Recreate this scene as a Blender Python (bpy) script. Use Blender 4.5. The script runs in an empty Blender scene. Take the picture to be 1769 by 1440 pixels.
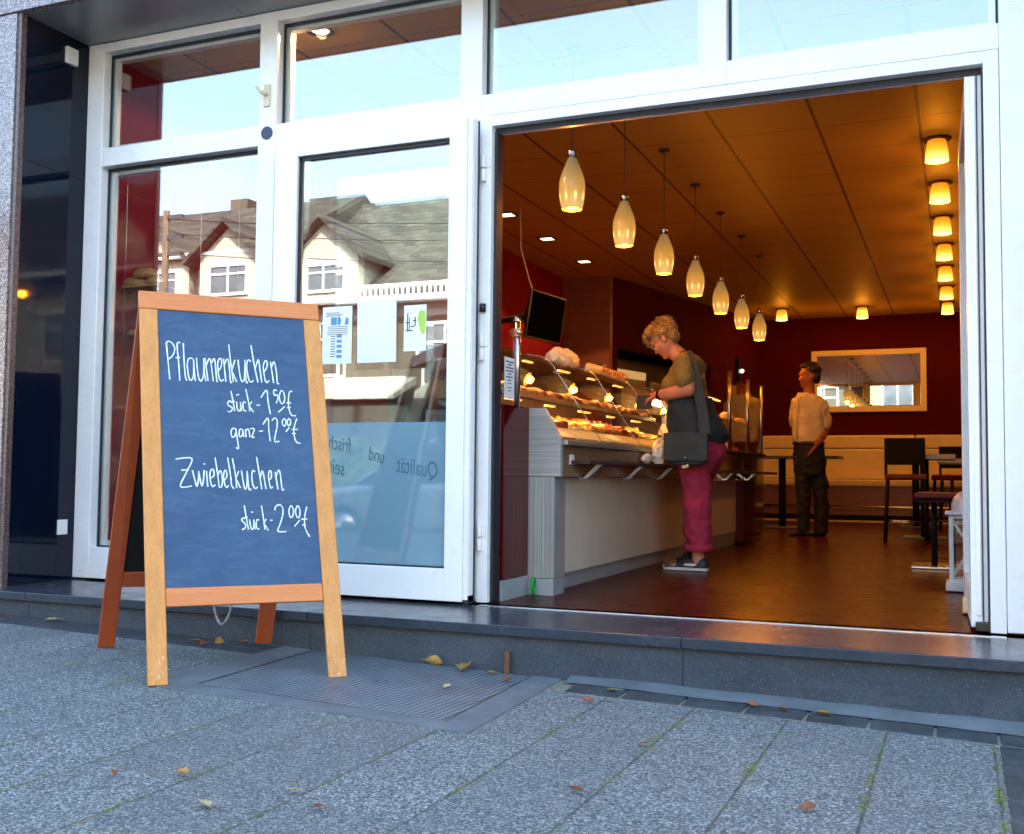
import bpy, bmesh, math, random
from mathutils import Vector, Matrix
random.seed(7)
R = math.radians
PI = math.pi
S = bpy.context.scene
C = S.collection
# ------------------------------------------------------------------ camera
cam = bpy.data.cameras.new('camera')
camo = bpy.data.objects.new('camera', cam); C.objects.link(camo)
cam.sensor_fit = 'HORIZONTAL'; cam.sensor_width = 36.0; cam.lens = 37.65
cam.clip_start = 0.05; cam.clip_end = 3000
camo.matrix_world = Matrix(((0.92240858, 0.01189397, 0.38603232, 0), (0.38608059, -0.0548142, -0.92083505, 0),
                            (0.01020767, 0.99842573, -0.05515312, 0.8), (0, 0, 0, 1)))
S.camera = camo
# ------------------------------------------------------------------ world, sun, exposure
SUN_EL, SUN_AZ = 42, 20
w = bpy.data.worlds.new('World'); S.world = w; w.use_nodes = True
nt = w.node_tree; bg = nt.nodes['Background']
sky = nt.nodes.new('ShaderNodeTexSky'); sky.sky_type = 'NISHITA'; sky.sun_disc = False
sky.sun_elevation = R(SUN_EL); sky.sun_rotation = R(SUN_AZ); sky.air_density = 1.0; sky.dust_density = 2.6; sky.ozone_density = 1.0
hs = nt.nodes.new('ShaderNodeMix'); hs.data_type = 'RGBA'; hs.blend_type = 'MULTIPLY'; hs.inputs[0].default_value = 1; hs.inputs[7].default_value = (1.0, 1.045, .96, 1)
nt.links.new(sky.outputs[0], hs.inputs[6]); nt.links.new(hs.outputs[2], bg.inputs['Color']); bg.inputs['Strength'].default_value = 0.15
sl = bpy.data.lights.new('sun', 'SUN'); sl.energy = 3.4; sl.angle = R(0.5); sl.color = (1, .93, .82)
so = bpy.data.objects.new('sun', sl); C.objects.link(so)
sd = Vector((math.sin(R(SUN_AZ)) * math.cos(R(SUN_EL)), math.cos(R(SUN_AZ)) * math.cos(R(SUN_EL)), math.sin(R(SUN_EL))))
so.rotation_euler = sd.to_track_quat('Z', 'Y').to_euler(); so.location = (0, 30, 30)
S.view_settings.view_transform = 'Standard'; S.view_settings.look = 'None'
S.view_settings.exposure = 3.15; S.view_settings.gamma = 1.0
S.cycles.max_bounces = 10; S.cycles.diffuse_bounces = 4; S.cycles.glossy_bounces = 5; S.cycles.transparent_max_bounces = 12
S.cycles.sample_clamp_indirect = 4.0; S.cycles.caustics_reflective = False; S.cycles.caustics_refractive = False
S.cycles.use_denoising = True

# ------------------------------------------------------------------ materials
M = {}
def newmat(name):
    m = bpy.data.materials.new(name); m.use_nodes = True
    M[name] = m
    return m, m.node_tree, m.node_tree.nodes['Principled BSDF']
def N(nt, t, **kw):
    n = nt.nodes.new(t)
    for k, v in kw.items():
        if k in n.inputs: n.inputs[k].default_value = v
        else: setattr(n, k, v)
    return n
def coords(nt, kind='Object', scale=(1, 1, 1), loc=(0, 0, 0)):
    tc = N(nt, 'ShaderNodeTexCoord'); mp = N(nt, 'ShaderNodeMapping')
    mp.inputs['Scale'].default_value = scale; mp.inputs['Location'].default_value = loc
    nt.links.new(tc.outputs[kind], mp.inputs['Vector'])
    return mp.outputs['Vector']
def ramp(nt, src, stops):
    r = N(nt, 'ShaderNodeValToRGB'); e = r.color_ramp.elements
    while len(e) < len(stops): e.new(.5)
    for el, (p, c) in zip(e, stops):
        el.position = p; el.color = (*c, 1) if len(c) == 3 else c
    nt.links.new(src, r.inputs['Fac'])
    return r.outputs['Color']
def mixc(nt, f, a, b, mode='MIX'):
    m = N(nt, 'ShaderNodeMix'); m.data_type = 'RGBA'; m.blend_type = mode
    for s, v in ((m.inputs[0], f), (m.inputs[6], a), (m.inputs[7], b)):
        if hasattr(v, 'links'): nt.links.new(v, s)
        elif isinstance(v, tuple): s.default_value = (*v, 1)
        else: s.default_value = v
    return m.outputs[2]
def mathn(nt, op, a, b=None, c=None):
    m = N(nt, 'ShaderNodeMath'); m.operation = op
    for i, v in enumerate((a, b, c)):
        if v is None: continue
        if hasattr(v, 'links'): nt.links.new(v, m.inputs[i])
        else: m.inputs[i].default_value = v
    return m.outputs[0]
def bump(nt, b, h, strength=.3, dist=.01):
    n = N(nt, 'ShaderNodeBump'); n.inputs['Strength'].default_value = strength; n.inputs['Distance'].default_value = dist
    nt.links.new(h, n.inputs['Height']); nt.links.new(n.outputs[0], b.inputs['Normal'])
    return n
def noise(nt, v, scale, detail=4, rough=.55, dist=0):
    n = N(nt, 'ShaderNodeTexNoise'); n.inputs['Scale'].default_value = scale; n.inputs['Detail'].default_value = detail
    n.inputs['Roughness'].default_value = rough; n.inputs['Distortion'].default_value = dist
    nt.links.new(v, n.inputs['Vector']); return n.outputs['Fac']
def voro(nt, v, scale, out='Color', feature='F1'):
    n = N(nt, 'ShaderNodeTexVoronoi'); n.feature = feature; n.inputs['Scale'].default_value = scale
    nt.links.new(v, n.inputs['Vector']); return n.outputs[out]
def plain(name, col, rough=.5, metal=0, var=.12, vs=6, bmp=0, bs=60, spec=.5, coat=0, dirt=None):
    """a painted / plain surface with slight mottling and roughness variation"""
    m, nt, b = newmat(name)
    v = coords(nt)
    f = noise(nt, v, vs)
    lo = tuple(c * (1 - var) for c in col); hi = tuple(min(1, c * (1 + var)) for c in col)
    cc = ramp(nt, f, [(.3, lo), (.7, hi)])
    if dirt:
        f2 = noise(nt, v, dirt[1], 6, .7)
        f2 = mathn(nt, 'MULTIPLY', mathn(nt, 'GREATER_THAN', f2, dirt[2]), .5) if dirt[2] > .9 else ramp(nt, f2, [(dirt[2], (0, 0, 0)), (min(1, dirt[2] + .12), (1, 1, 1))])
        cc = mixc(nt, f2, cc, dirt[0])
    nt.links.new(cc, b.inputs['Base Color'])
    rr = N(nt, 'ShaderNodeMapRange'); rr.inputs[3].default_value = max(.02, rough * .8); rr.inputs[4].default_value = min(1, rough * 1.25)
    nt.links.new(noise(nt, v, vs * 2.3), rr.inputs[0]); nt.links.new(rr.outputs[0], b.inputs['Roughness'])
    b.inputs['Metallic'].default_value = metal; b.inputs['Specular IOR Level'].default_value = spec
    b.inputs['Coat Weight'].default_value = coat; b.inputs['Coat Roughness'].default_value = .06
    if bmp: bump(nt, b, noise(nt, v, bs), bmp, .004)
    return m
def wood(name, a, c, rough=.4, axis=2, scale=9, stretch=14, coat=0, wear=None):
    m, nt, b = newmat(name)
    sc = [1, 1, 1]; sc = [stretch if i != axis else 1 for i in range(3)]
    v = coords(nt, scale=tuple(sc))
    f = noise(nt, v, scale * .25, 6, .65, .6)
    f2 = noise(nt, v, scale * 2.2, 3, .6)
    col = ramp(nt, f, [(.25, a), (.5, tuple((x + y) / 2 for x, y in zip(a, c))), (.78, c)])
    col = mixc(nt, .25, col, ramp(nt, f2, [(.35, a), (.65, c)]), 'MIX')
    if wear:
        v0 = coords(nt)
        fz = noise(nt, coords(nt, scale=(90, 90, 14)), 1.4, 6, .8)
        sep = N(nt, 'ShaderNodeSeparateXYZ'); nt.links.new(v0, sep.inputs[0])
        low = mathn(nt, 'MULTIPLY', mathn(nt, 'SUBTRACT', 1, mathn(nt, 'MULTIPLY', sep.outputs[2], 2.6)), .1)
        low = mathn(nt, 'MAXIMUM', low, -.02)
        wmask = ramp(nt, mathn(nt, 'ADD', fz, low), [(.66, (0, 0, 0)), (.71, (1, 1, 1))])
        col = mixc(nt, wmask, col, wear)
    nt.links.new(col, b.inputs['Base Color']); b.inputs['Roughness'].default_value = rough
    b.inputs['Coat Weight'].default_value = coat; b.inputs['Coat Roughness'].default_value = .12
    bump(nt, b, f2, .12, .002)
    return m
def emit(name, col, strength, base=(.8, .7, .5)):
    m, nt, b = newmat(name)
    b.inputs['Base Color'].default_value = (*base, 1); b.inputs['Roughness'].default_value = .4
    b.inputs['Emission Color'].default_value = (*col, 1); b.inputs['Emission Strength'].default_value = strength
    return m
def glassmat(name, tint=(1, 1, 1), base=.05, k=1.3, rough=0.0):
    """thin pane: transparent sheet with fresnel mirror reflection on both faces"""
    m, nt, b = newmat(name); nt.nodes.remove(b)
    out = nt.nodes['Material Output']
    tr = N(nt, 'ShaderNodeBsdfTransparent'); tr.inputs[0].default_value = (*tint, 1)
    gl = N(nt, 'ShaderNodeBsdfGlossy'); gl.inputs['Roughness'].default_value = rough; gl.inputs['Color'].default_value = (1, 1, 1, 1)
    ge = N(nt, 'ShaderNodeNewGeometry'); dp = N(nt, 'ShaderNodeVectorMath'); dp.operation = 'DOT_PRODUCT'
    nt.links.new(ge.outputs['Incoming'], dp.inputs[0]); nt.links.new(ge.outputs['Normal'], dp.inputs[1])
    sch = mathn(nt, 'MULTIPLY_ADD', mathn(nt, 'POWER', mathn(nt, 'SUBTRACT', 1, mathn(nt, 'ABSOLUTE', dp.outputs['Value'])), 5), .96, .04)
    f = mathn(nt, 'MINIMUM', mathn(nt, 'MULTIPLY_ADD', sch, k, base), 1)
    mx = N(nt, 'ShaderNodeMixShader'); nt.links.new(f, mx.inputs[0]); nt.links.new(tr.outputs[0], mx.inputs[1]); nt.links.new(gl.outputs[0], mx.inputs[2])
    nt.links.new(mx.outputs[0], out.inputs[0])
    return m
glassmat('window_glass', (.95, .98, .97), .1, 1.6)
glassmat('case_glass', (.98, .98, .96), .0, .32)
glassmat('clear_glass', (.97, .98, .97), .0, .45)
# frosted film on the door leaf
m, nt, b = newmat('frosted_film')
b.inputs['Base Color'].default_value = (.19, .33, .41, 1); b.inputs['Roughness'].default_value = .035; b.inputs['Specular IOR Level'].default_value = 1.0; b.inputs['Coat Weight'].default_value = .8; b.inputs['Coat IOR'].default_value = 1.7
plain('white_frame', (.87, .87, .87), .28, var=.02, vs=3, dirt=((.6, .6, .55), 22, .66))
plain('white_panel', (.78, .8, .82), .4, var=.03, vs=2)
plain('gasket', (.012, .013, .02), .55)
plain('cream_plastic', (.7, .6, .4), .45, var=.04)
plain('white_plastic', (.8, .8, .78), .35, var=.03)
plain('navy_disc', (.02, .03, .08), .4)
plain('soffit_metal', (.26, .28, .29), .32, var=.06, vs=1.2, metal=.3)
plain('black_gloss', (.003, .007, .018), .04, var=.2, vs=2, spec=.3)
plain('steel', (.6, .6, .6), .22, metal=1, var=.05)
plain('dark_steel', (.1, .1, .11), .4, metal=.8)
plain('brushed_skirt', (.36, .4, .43), .35, metal=.25, var=.08)
plain('red_gloss', (.075, .001, .002), .1, var=.08, vs=1.5, spec=.28)
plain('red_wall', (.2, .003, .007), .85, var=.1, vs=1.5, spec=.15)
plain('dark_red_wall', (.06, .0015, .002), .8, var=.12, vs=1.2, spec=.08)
plain('beige_panel', (.66, .61, .5), .42, var=.05)
plain('bench_cream', (.68, .52, .24), .55, var=.07, vs=3, bmp=.15, bs=20)
plain('black_plastic', (.01, .01, .012), .3)
plain('black_matte', (.006, .006, .007), .7, spec=.2)
plain('dark_seat_red', (.11, .002, .003), .5, var=.1)
plain('dull_metal', (.5, .53, .56), .35, metal=.25, var=.1)
plain('lantern_paint', (.6, .62, .62), .5, var=.15, vs=14, dirt=((.3, .27, .22), 16, .66))
plain('paper', (.82, .83, .82), .6, var=.02)
plain('cloud_blue_print', (.12, .3, .45), .6)
plain('green_print', (.4, .62, .08), .6)
plain('ink', (.05, .06, .09), .7)
plain('script_ink', (.05, .12, .18), .7)
plain('chalk', (.8, .87, .9), .9, var=.08, vs=90, dirt=((.2, .3, .42), 260, .56))
plain('table_top', (.03, .02, .02), .3)
plain('pale_table', (.35, .36, .38), .25)
plain('stucco_cream', (.36, .32, .24), .85, var=.07, vs=1.2, bmp=.2)
plain('stucco_white', (.36, .345, .3), .85, var=.06, vs=1.4, bmp=.2)
plain('stucco_ochre', (.36, .24, .12), .85, var=.08)
plain('trim_white', (.75, .76, .76), .5, var=.04)
plain('awning_white', (.34, .33, .3), .6)
plain('rubber', (.02, .02, .02), .8)
plain('red_box', (.4, .02, .02), .5)
plain('green_ring', (.01, .28, .04), .3, var=.15, vs=30)
plain('screen', (.003, .003, .004), .4, spec=.0)
plain('skin', (.52, .22, .13), .5, var=.1, vs=16, bmp=.05)
plain('skin_man', (.3, .09, .05), .5, var=.1, vs=16)
plain('lips', (.42, .1, .08), .45)
plain('tee_olive', (.2, .14, .035), .85, var=.14, vs=9, bmp=.4, bs=22)
plain('tee_shade_slate', (.018, .03, .04), .85, var=.2, vs=8, bmp=.4, bs=18)  # bluish shade of the lower tee put into the colour
plain('trousers_pink', (.34, .018, .06), .85, var=.16, vs=7, bmp=.7, bs=13)
plain('bag_fabric', (.02, .03, .034), .7, var=.22, vs=12, bmp=.3, bs=30)
plain('shirt_white', (.62, .56, .45), .8, var=.06, vs=6, bmp=.6, bs=11)
plain('trousers_dark', (.008, .008, .011), .75, var=.2, vs=7, bmp=.6, bs=12)
plain('leather_black', (.015, .012, .011), .35)
plain('shoe_black', (.015, .016, .02), .5)
plain('shoe_bronze', (.3, .13, .06), .3, metal=.5)
plain('shoe_sole', (.7, .72, .74), .5)
plain('bread_crust', (.36, .15, .04), .6, var=.5, vs=14, bmp=.5, bs=40, dirt=((.6, .45, .28), 18, .6))
plain('bun_crust', (.45, .17, .03), .5, var=.45, vs=30, bmp=.3)
plain('pastry_dark', (.2, .05, .02), .35, var=.5, vs=40)
plain('cake_red', (.3, .03, .015), .25, var=.5, vs=50)
plain('cream_icing', (.75, .6, .33), .5, var=.2, vs=30)
plain('tray_metal', (.38, .35, .3), .3, metal=.6)
plain('parchment', (.55, .46, .24), .6, var=.12, vs=12)
plain('paper_bag', (.7, .64, .5), .7, var=.08, vs=14, bmp=.5, bs=16)
plain('plastic_bag', (.78, .72, .6), .35, var=.08, vs=16, bmp=.7, bs=20)
plain('leaf_ochre', (.36, .2, .05), .8, var=.4, vs=30)
plain('leaf_rust', (.24, .08, .03), .8, var=.4, vs=30)
plain('leaf_pale', (.5, .42, .22), .8, var=.25, vs=30)
plain('shelf_dark', (.05, .015, .012), .75, var=.15)
plain('car_paint', (.62, .66, .7), .25, metal=.4, coat=1)
plain('foliage', (.06, .1, .03), .7, var=.5, vs=5)
plain('bark', (.1, .07, .05), .9, var=.3, bmp=.6)
wood('board_wood', (.5, .18, .03), (.78, .335, .07), .45, axis=2, wear=(.66, .52, .36))
wood('board_rail', (.56, .14, .03), (.76, .26, .06), .45, axis=0)
wood('board_back_wood', (.26, .04, .006), (.38, .07, .012), .45, axis=2)
wood('slat_wood', (.12, .03, .015), (.26, .08, .035), .4, axis=0, scale=16, stretch=6)
wood('counter_stripe', (.1, .05, .025), (.3, .18, .09), .25, axis=1, scale=10, stretch=26)
# chalkboard: dusty blue-grey
m, nt, b = newmat('chalkboard')
v = coords(nt, scale=(1, 1, .6))
f = noise(nt, v, 3.0, 6, .65, .4)
cc = ramp(nt, f, [(.3, (.016, .055, .135)), (.72, (.03, .088, .185))])
f = ramp(nt, noise(nt, coords(nt, scale=(1.2, 1.2, 5)), 3.4, 7, .75, 1.2), [(.45, (0, 0, 0)), (.8, (1, 1, 1))])
cc = mixc(nt, mathn(nt, 'MULTIPLY', f, .3), cc, (.15, .21, .29))
nt.links.new(cc, b.inputs['Base Color']); b.inputs['Roughness'].default_value = .6
# striped grey laminate (horizontal or vertical stripes)
def stripes(name, axis):
    m, nt, b = newmat(name)
    sc = [.004, .004, .004]; sc[axis] = 1
    v = coords(nt, scale=tuple(sc))
    f = noise(nt, v, 85, 5, .95)
    cc = ramp(nt, f, [(.28, (.13, .12, .1)), (.4, (.27, .265, .25)), (.56, (.35, .35, .33)), (.66, (.62, .63, .61))])
    nt.links.new(cc, b.inputs['Base Color']); b.inputs['Roughness'].default_value = .3
stripes('laminate_h', 2); stripes('laminate_v', 0); stripes('laminate_side', 1)
# granite
def granite(name, cols, rough=.12, scale=170):
    m, nt, b = newmat(name); v = coords(nt)
    c1 = voro(nt, v, scale); sp = N(nt, 'ShaderNodeSeparateColor'); nt.links.new(c1, sp.inputs[0])
    cc = ramp(nt, sp.outputs[0], [(.1, cols[0]), (.4, cols[1]), (.7, cols[2]), (.95, cols[3])])
    nt.links.new(cc, b.inputs['Base Color']); b.inputs['Roughness'].default_value = rough
    b.inputs['Specular IOR Level'].default_value = .7
granite('granite_pink', [(.05, .04, .045), (.2, .13, .13), (.34, .24, .24), (.45, .38, .37)])
granite('granite_edge', [(.01, .01, .01), (.05, .03, .03), (.13, .07, .06), (.2, .13, .12)], .4)
# basalt step
m, nt, b = newmat('basalt'); v = coords(nt)
f = noise(nt, v, 5, 8, .7); g = noise(nt, v, 140, 3, .7)
cc = ramp(nt, f, [(.3, (.024, .032, .046)), (.7, (.038, .048, .064))])
cc = mixc(nt, ramp(nt, g, [(.68, (0, 0, 0)), (.75, (1, 1, 1))]), cc, (.2, .21, .22))
nt.links.new(cc, b.inputs['Base Color']); bump(nt, b, g, .12, .002)
rr = ramp(nt, f, [(.3, (.17, .17, .17)), (.7, (.3, .3, .3))]); nt.links.new(rr, b.inputs['Roughness'])
m, nt, b = newmat('basalt_riser'); v = coords(nt)
f = noise(nt, v, 3.5, 8, .75); g = noise(nt, v, 160, 3, .7)
cc = ramp(nt, f, [(.3, (.026, .036, .05)), (.75, (.05, .065, .085))])
cc = mixc(nt, ramp(nt, g, [(.6, (0, 0, 0)), (.72, (1, 1, 1))]), cc, (.2, .215, .22))
cc = mixc(nt, ramp(nt, noise(nt, coords(nt, scale=(1, 1, 3)), 2.2, 7, .8), [(.5, (0, 0, 0)), (.75, (.45, .45, .45))]), cc, (.11, .12, .13))
nt.links.new(cc, b.inputs['Base Color']); bump(nt, b, g, .25, .003); b.inputs['Roughness'].default_value = .75
# pavement slabs, exposed aggregate, real-scale joints with moss
def aggregate(name, slabs=True):
    m, nt, b = newmat(name); v = coords(nt)
    vor = N(nt, 'ShaderNodeTexVoronoi'); vor.inputs['Scale'].default_value = 180; nt.links.new(v, vor.inputs['Vector'])
    sp = N(nt, 'ShaderNodeSeparateColor'); nt.links.new(vor.outputs['Color'], sp.inputs[0])
    cc = ramp(nt, sp.outputs[0], [(.06, (.012, .015, .017)), (.24, (.085, .1, .107)), (.52, (.15, .175, .182)), (.8, (.28, .315, .315)), (1, (.6, .64, .63))])
    vor2 = N(nt, 'ShaderNodeTexVoronoi'); vor2.inputs['Scale'].default_value = 90; nt.links.new(v, vor2.inputs['Vector'])
    sp2 = N(nt, 'ShaderNodeSeparateColor'); nt.links.new(vor2.outputs['Color'], sp2.inputs[0])
    cc = mixc(nt, .18, cc, ramp(nt, sp2.outputs[1], [(.2, (.03, .035, .04)), (.8, (.28, .29, .3))]))
    big = noise(nt, v, 1.6, 6, .7)
    cc = mixc(nt, ramp(nt, big, [(.35, (.3, .3, .3)), (.7, (0, 0, 0))]), cc, (.08, .088, .095), 'MIX')
    cc2 = cc
    if slabs:
        sx = N(nt, 'ShaderNodeSeparateXYZ'); nt.links.new(v, sx.inputs[0])
        u = mathn(nt, 'DIVIDE', mathn(nt, 'SUBTRACT', sx.outputs[0], .089), .3333)
        col = mathn(nt, 'FLOOR', u)
        off = mathn(nt, 'MULTIPLY', mathn(nt, 'FRACT', mathn(nt, 'MULTIPLY', mathn(nt, 'ABSOLUTE', mathn(nt, 'ADD', col, 41)), .5)), 1.0)
        vv = mathn(nt, 'ADD', mathn(nt, 'DIVIDE', sx.outputs[1], .78), off)
        wob = mathn(nt, 'MULTIPLY', mathn(nt, 'SUBTRACT', noise(nt, v, 22, 3), .5), .012)
        def dist(t, s):
            fr = mathn(nt, 'FRACT', t); d = mathn(nt, 'MINIMUM', fr, mathn(nt, 'SUBTRACT', 1, fr))
            return mathn(nt, 'MULTIPLY', d, s)
        du = dist(u, .3333); dv = dist(vv, .78)
        dmin = mathn(nt, 'ADD', mathn(nt, 'MINIMUM', du, mathn(nt, 'ADD', dv, .0034)), wob)
        joint = mathn(nt, 'MULTIPLY', ramp(nt, mathn(nt, 'MULTIPLY', dmin, 10), [(.008, (1, 1, 1)), (.052, (0, 0, 0))]), ramp(nt, noise(nt, v, 5, 4, .7), [(.3, (.45, .45, .45)), (.65, (.95, .95, .95))]))
        mo = noise(nt, v, 3.1, 5, .75)
        mossw = mathn(nt, 'MULTIPLY', ramp(nt, mo, [(.53, (0, 0, 0)), (.62, (1, 1, 1))]), ramp(nt, mathn(nt, 'MULTIPLY', dmin, 10), [(.09, (1, 1, 1)), (.22, (0, 0, 0))]))
        mossn = mathn(nt, 'MULTIPLY', mossw, ramp(nt, noise(nt, v, 60, 3, .8), [(.42, (0, 0, 0)), (.6, (1, 1, 1))]))
        cc2 = mixc(nt, joint, cc, (.035, .035, .035))
        cc2 = mixc(nt, mathn(nt, 'MULTIPLY', mossn, .75), cc2, (.2, .2, .06))
        # slab to slab tone
        wn = N(nt, 'ShaderNodeTexWhiteNoise'); wn.noise_dimensions = '2D'; cb = N(nt, 'ShaderNodeCombineXYZ')
        nt.links.new(col, cb.inputs[0]); nt.links.new(mathn(nt, 'FLOOR', vv), cb.inputs[1]); nt.links.new(cb.outputs[0], wn.inputs['Vector'])
        cc2 = mixc(nt, mathn(nt, 'MULTIPLY', wn.outputs['Value'], .4), cc2, (.1, .105, .115))
        h = mathn(nt, 'SUBTRACT', mathn(nt, 'MULTIPLY', mathn(nt, 'SUBTRACT', 1, vor.outputs['Distance']), 1), mathn(nt, 'MULTIPLY', joint, 2.2))
    else:
        h = mathn(nt, 'SUBTRACT', 1, vor.outputs['Distance'])
    nt.links.new(cc2, b.inputs['Base Color']); b.inputs['Roughness'].default_value = .8
    bump(nt, b, h, .8, .004)
aggregate('slab_aggregate'); 
plain('sett_stone', (.042, .05, .056), .7, var=.4, vs=9, bmp=.6, bs=90, dirt=((.3, .31, .29), 95, .63))
plain('joint_sand', (.2, .19, .15), .95, var=.3, vs=30, dirt=((.1, .14, .03), 7, .56))
plain('mortar_strip', (.1, .118, .13), .8, var=.2, vs=6)
plain('asphalt', (.05, .052, .057), .9, var=.25, vs=3, bmp=.5, bs=150)
plain('asphalt_strip', (.032, .036, .044), .85, var=.3, vs=5, bmp=.4, bs=120, dirt=((.14, .15, .16), 50, .68))
plain('concrete', (.12, .135, .15), .85, var=.2, vs=7, bmp=.3, bs=90, dirt=((.08, .07, .06), 6, .62))
plain('soil', (.1, .09, .07), .95)
plain('moss_green', (.19, .22, .05), .9, var=.4, vs=40)
plain('rust', (.12, .05, .025), .8, var=.4, vs=20)
# ribbed steel plate: rows of raised lozenges
m, nt, b = newmat('grating_plate'); v = coords(nt)
mp = N(nt, 'ShaderNodeMapping'); mp.inputs['Rotation'].default_value = (0, 0, R(3)); nt.links.new(v, mp.inputs[0])
sx = N(nt, 'ShaderNodeSeparateXYZ'); nt.links.new(mp.outputs[0], sx.inputs[0])
ga = mathn(nt, 'ABSOLUTE', mathn(nt, 'SINE', mathn(nt, 'MULTIPLY', sx.outputs[0], PI / .026)))
gb = mathn(nt, 'ABSOLUTE', mathn(nt, 'SINE', mathn(nt, 'MULTIPLY', sx.outputs[1], PI / .026)))
hh = ramp(nt, mathn(nt, 'MULTIPLY', ga, gb), [(.1, (0, 0, 0)), (.4, (1, 1, 1))])
f = noise(nt, v, 7, 6, .7)
cc = mixc(nt, hh, (.03, .032, .036), ramp(nt, f, [(.3, (.17, .2, .235)), (.7, (.29, .335, .38))]))
cc = mixc(nt, ramp(nt, noise(nt, v, 4, 6, .8), [(.62, (0, 0, 0)), (.75, (.7, .7, .7))]), cc, (.13, .07, .04))
nt.links.new(cc, b.inputs['Base Color']); b.inputs['Metallic'].default_value = .35; b.inputs['Roughness'].default_value = .5
bump(nt, b, hh, .6, .004)
# interior wood floor, planks running across (X)
m, nt, b = newmat('floor_wood'); v = coords(nt)
br = N(nt, 'ShaderNodeTexBrick'); nt.links.new(v, br.inputs['Vector'])
br.inputs['Scale'].default_value = 1; br.inputs['Brick Width'].default_value = 1.3; br.inputs['Row Height'].default_value = .14
br.inputs['Mortar Size'].default_value = .0012; br.inputs['Color1'].default_value = (.0, .0, .0, 1); br.inputs['Color2'].default_value = (1, 1, 1, 1); br.inputs['Mortar'].default_value = (.5, .5, .5, 1)
f = noise(nt, coords(nt, scale=(1.2, 16, 1)), 3.2, 7, .7, .4)
cc = ramp(nt, f, [(.3, (.03, .0015, .0008)), (.55, (.07, .004, .0015)), (.75, (.12, .010, .004))])
cc = mixc(nt, mathn(nt, 'MULTIPLY', br.outputs['Color'], .35), cc, (.08, .008, .004))
cc = mixc(nt, br.outputs['Fac'], cc, (.01, .005, .004))
nt.links.new(cc, b.inputs['Base Color']); 
nt.links.new(ramp(nt, f, [(.3, (.2, .2, .2)), (.7, (.34, .34, .34))]), b.inputs['Roughness']); b.inputs['Specular IOR Level'].default_value = .3; b.inputs['Specular Tint'].default_value = (1, .42, .28, 1); b.inputs['IOR'].default_value = 1.22; bump(nt, b, f, .03, .001)
# ceiling panels with dark joints
m, nt, b = newmat('ceiling_panel'); v = coords(nt)
sx = N(nt, 'ShaderNodeSeparateXYZ'); nt.links.new(v, sx.inputs[0])
def jn(o, off, p, wd):
    fr = mathn(nt, 'FRACT', mathn(nt, 'DIVIDE', mathn(nt, 'SUBTRACT', o, off), p)); d = mathn(nt, 'MINIMUM', fr, mathn(nt, 'SUBTRACT', 1, fr))
    return mathn(nt, 'LESS_THAN', mathn(nt, 'MULTIPLY', d, p), wd)
ja = jn(sx.outputs[0], -.91, .67, .011); jb = jn(sx.outputs[1], .3, .62, .007)
f = noise(nt, coords(nt, scale=(1, 14, 1)), 6, 3, .6)
cc = ramp(nt, f, [(.3, (.5, .3, .06)), (.7, (.58, .35, .08))])
cc = mixc(nt, jb, cc, (.3, .15, .03)); cc = mixc(nt, ja, cc, (.12, .05, .02))
nt.links.new(cc, b.inputs['Base Color']); b.inputs['Roughness'].default_value = .55
# pendant shade glow (gives off light): marbled amber glass, brighter near its bulbs
def shade(name, lo, hi, st, spots):
    m, nt, b = newmat(name); tc = N(nt, 'ShaderNodeTexCoord')
    sx = N(nt, 'ShaderNodeSeparateXYZ'); nt.links.new(tc.outputs['Object'], sx.inputs[0])
    f = noise(nt, tc.outputs['Object'], 14, 4, .6)
    t = N(nt, 'ShaderNodeMapRange'); t.inputs[1].default_value = spots[0]; t.inputs[2].default_value = spots[1]; t.inputs[3].default_value = 1; t.inputs[4].default_value = 0
    nt.links.new(sx.outputs[2], t.inputs[0])
    k = mathn(nt, 'ADD', t.outputs[0], mathn(nt, 'MULTIPLY', mathn(nt, 'SUBTRACT', f, .5), .35))
    if spots[2]:
        an = mathn(nt, 'ARCTAN2', sx.outputs[1], sx.outputs[0])
        a = mathn(nt, 'POWER', mathn(nt, 'ABSOLUTE', mathn(nt, 'COSINE', mathn(nt, 'MULTIPLY', mathn(nt, 'ADD', an, .95), 4))), 14)
        zz = mathn(nt, 'DIVIDE', mathn(nt, 'SUBTRACT', sx.outputs[2], .07), .02)
        g = mathn(nt, 'EXPONENT', mathn(nt, 'MULTIPLY', mathn(nt, 'MULTIPLY', zz, zz), -1))
        spot = mathn(nt, 'MULTIPLY', mathn(nt, 'MULTIPLY', a, g), 3.0)
    nt.links.new(ramp(nt, k, [(0, lo), (.55, hi), (1, (1, .62, .2))]), b.inputs['Emission Color'])
    es = mathn(nt, 'MULTIPLY', mathn(nt, 'ADD', mathn(nt, 'MULTIPLY', k, .6), .35), st)
    if spots[2]: es = mathn(nt, 'ADD', es, mathn(nt, 'MULTIPLY', spot, st))
    nt.links.new(es, b.inputs['Emission Strength'])
    b.inputs['Base Color'].default_value = (.32, .25, .12, 1); b.inputs['Roughness'].default_value = .25
shade('pendant_glass', (.42, .33, .14), (1, .45, .06), .085, (.0, .3, True))
shade('cone_glass', (1, .24, .005), (1, .42, .02), .27, (-.17, .0, False))
emit('lamp_mouth', (1, .68, .16), .42); emit('downlight_glow', (1, .85, .55), .5); emit('case_tube', (1, .6, .1), .13)
emit('tiny_screen', (.2, .3, 1), .12); emit('oven_light', (.8, .55, .2), .05)
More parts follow.
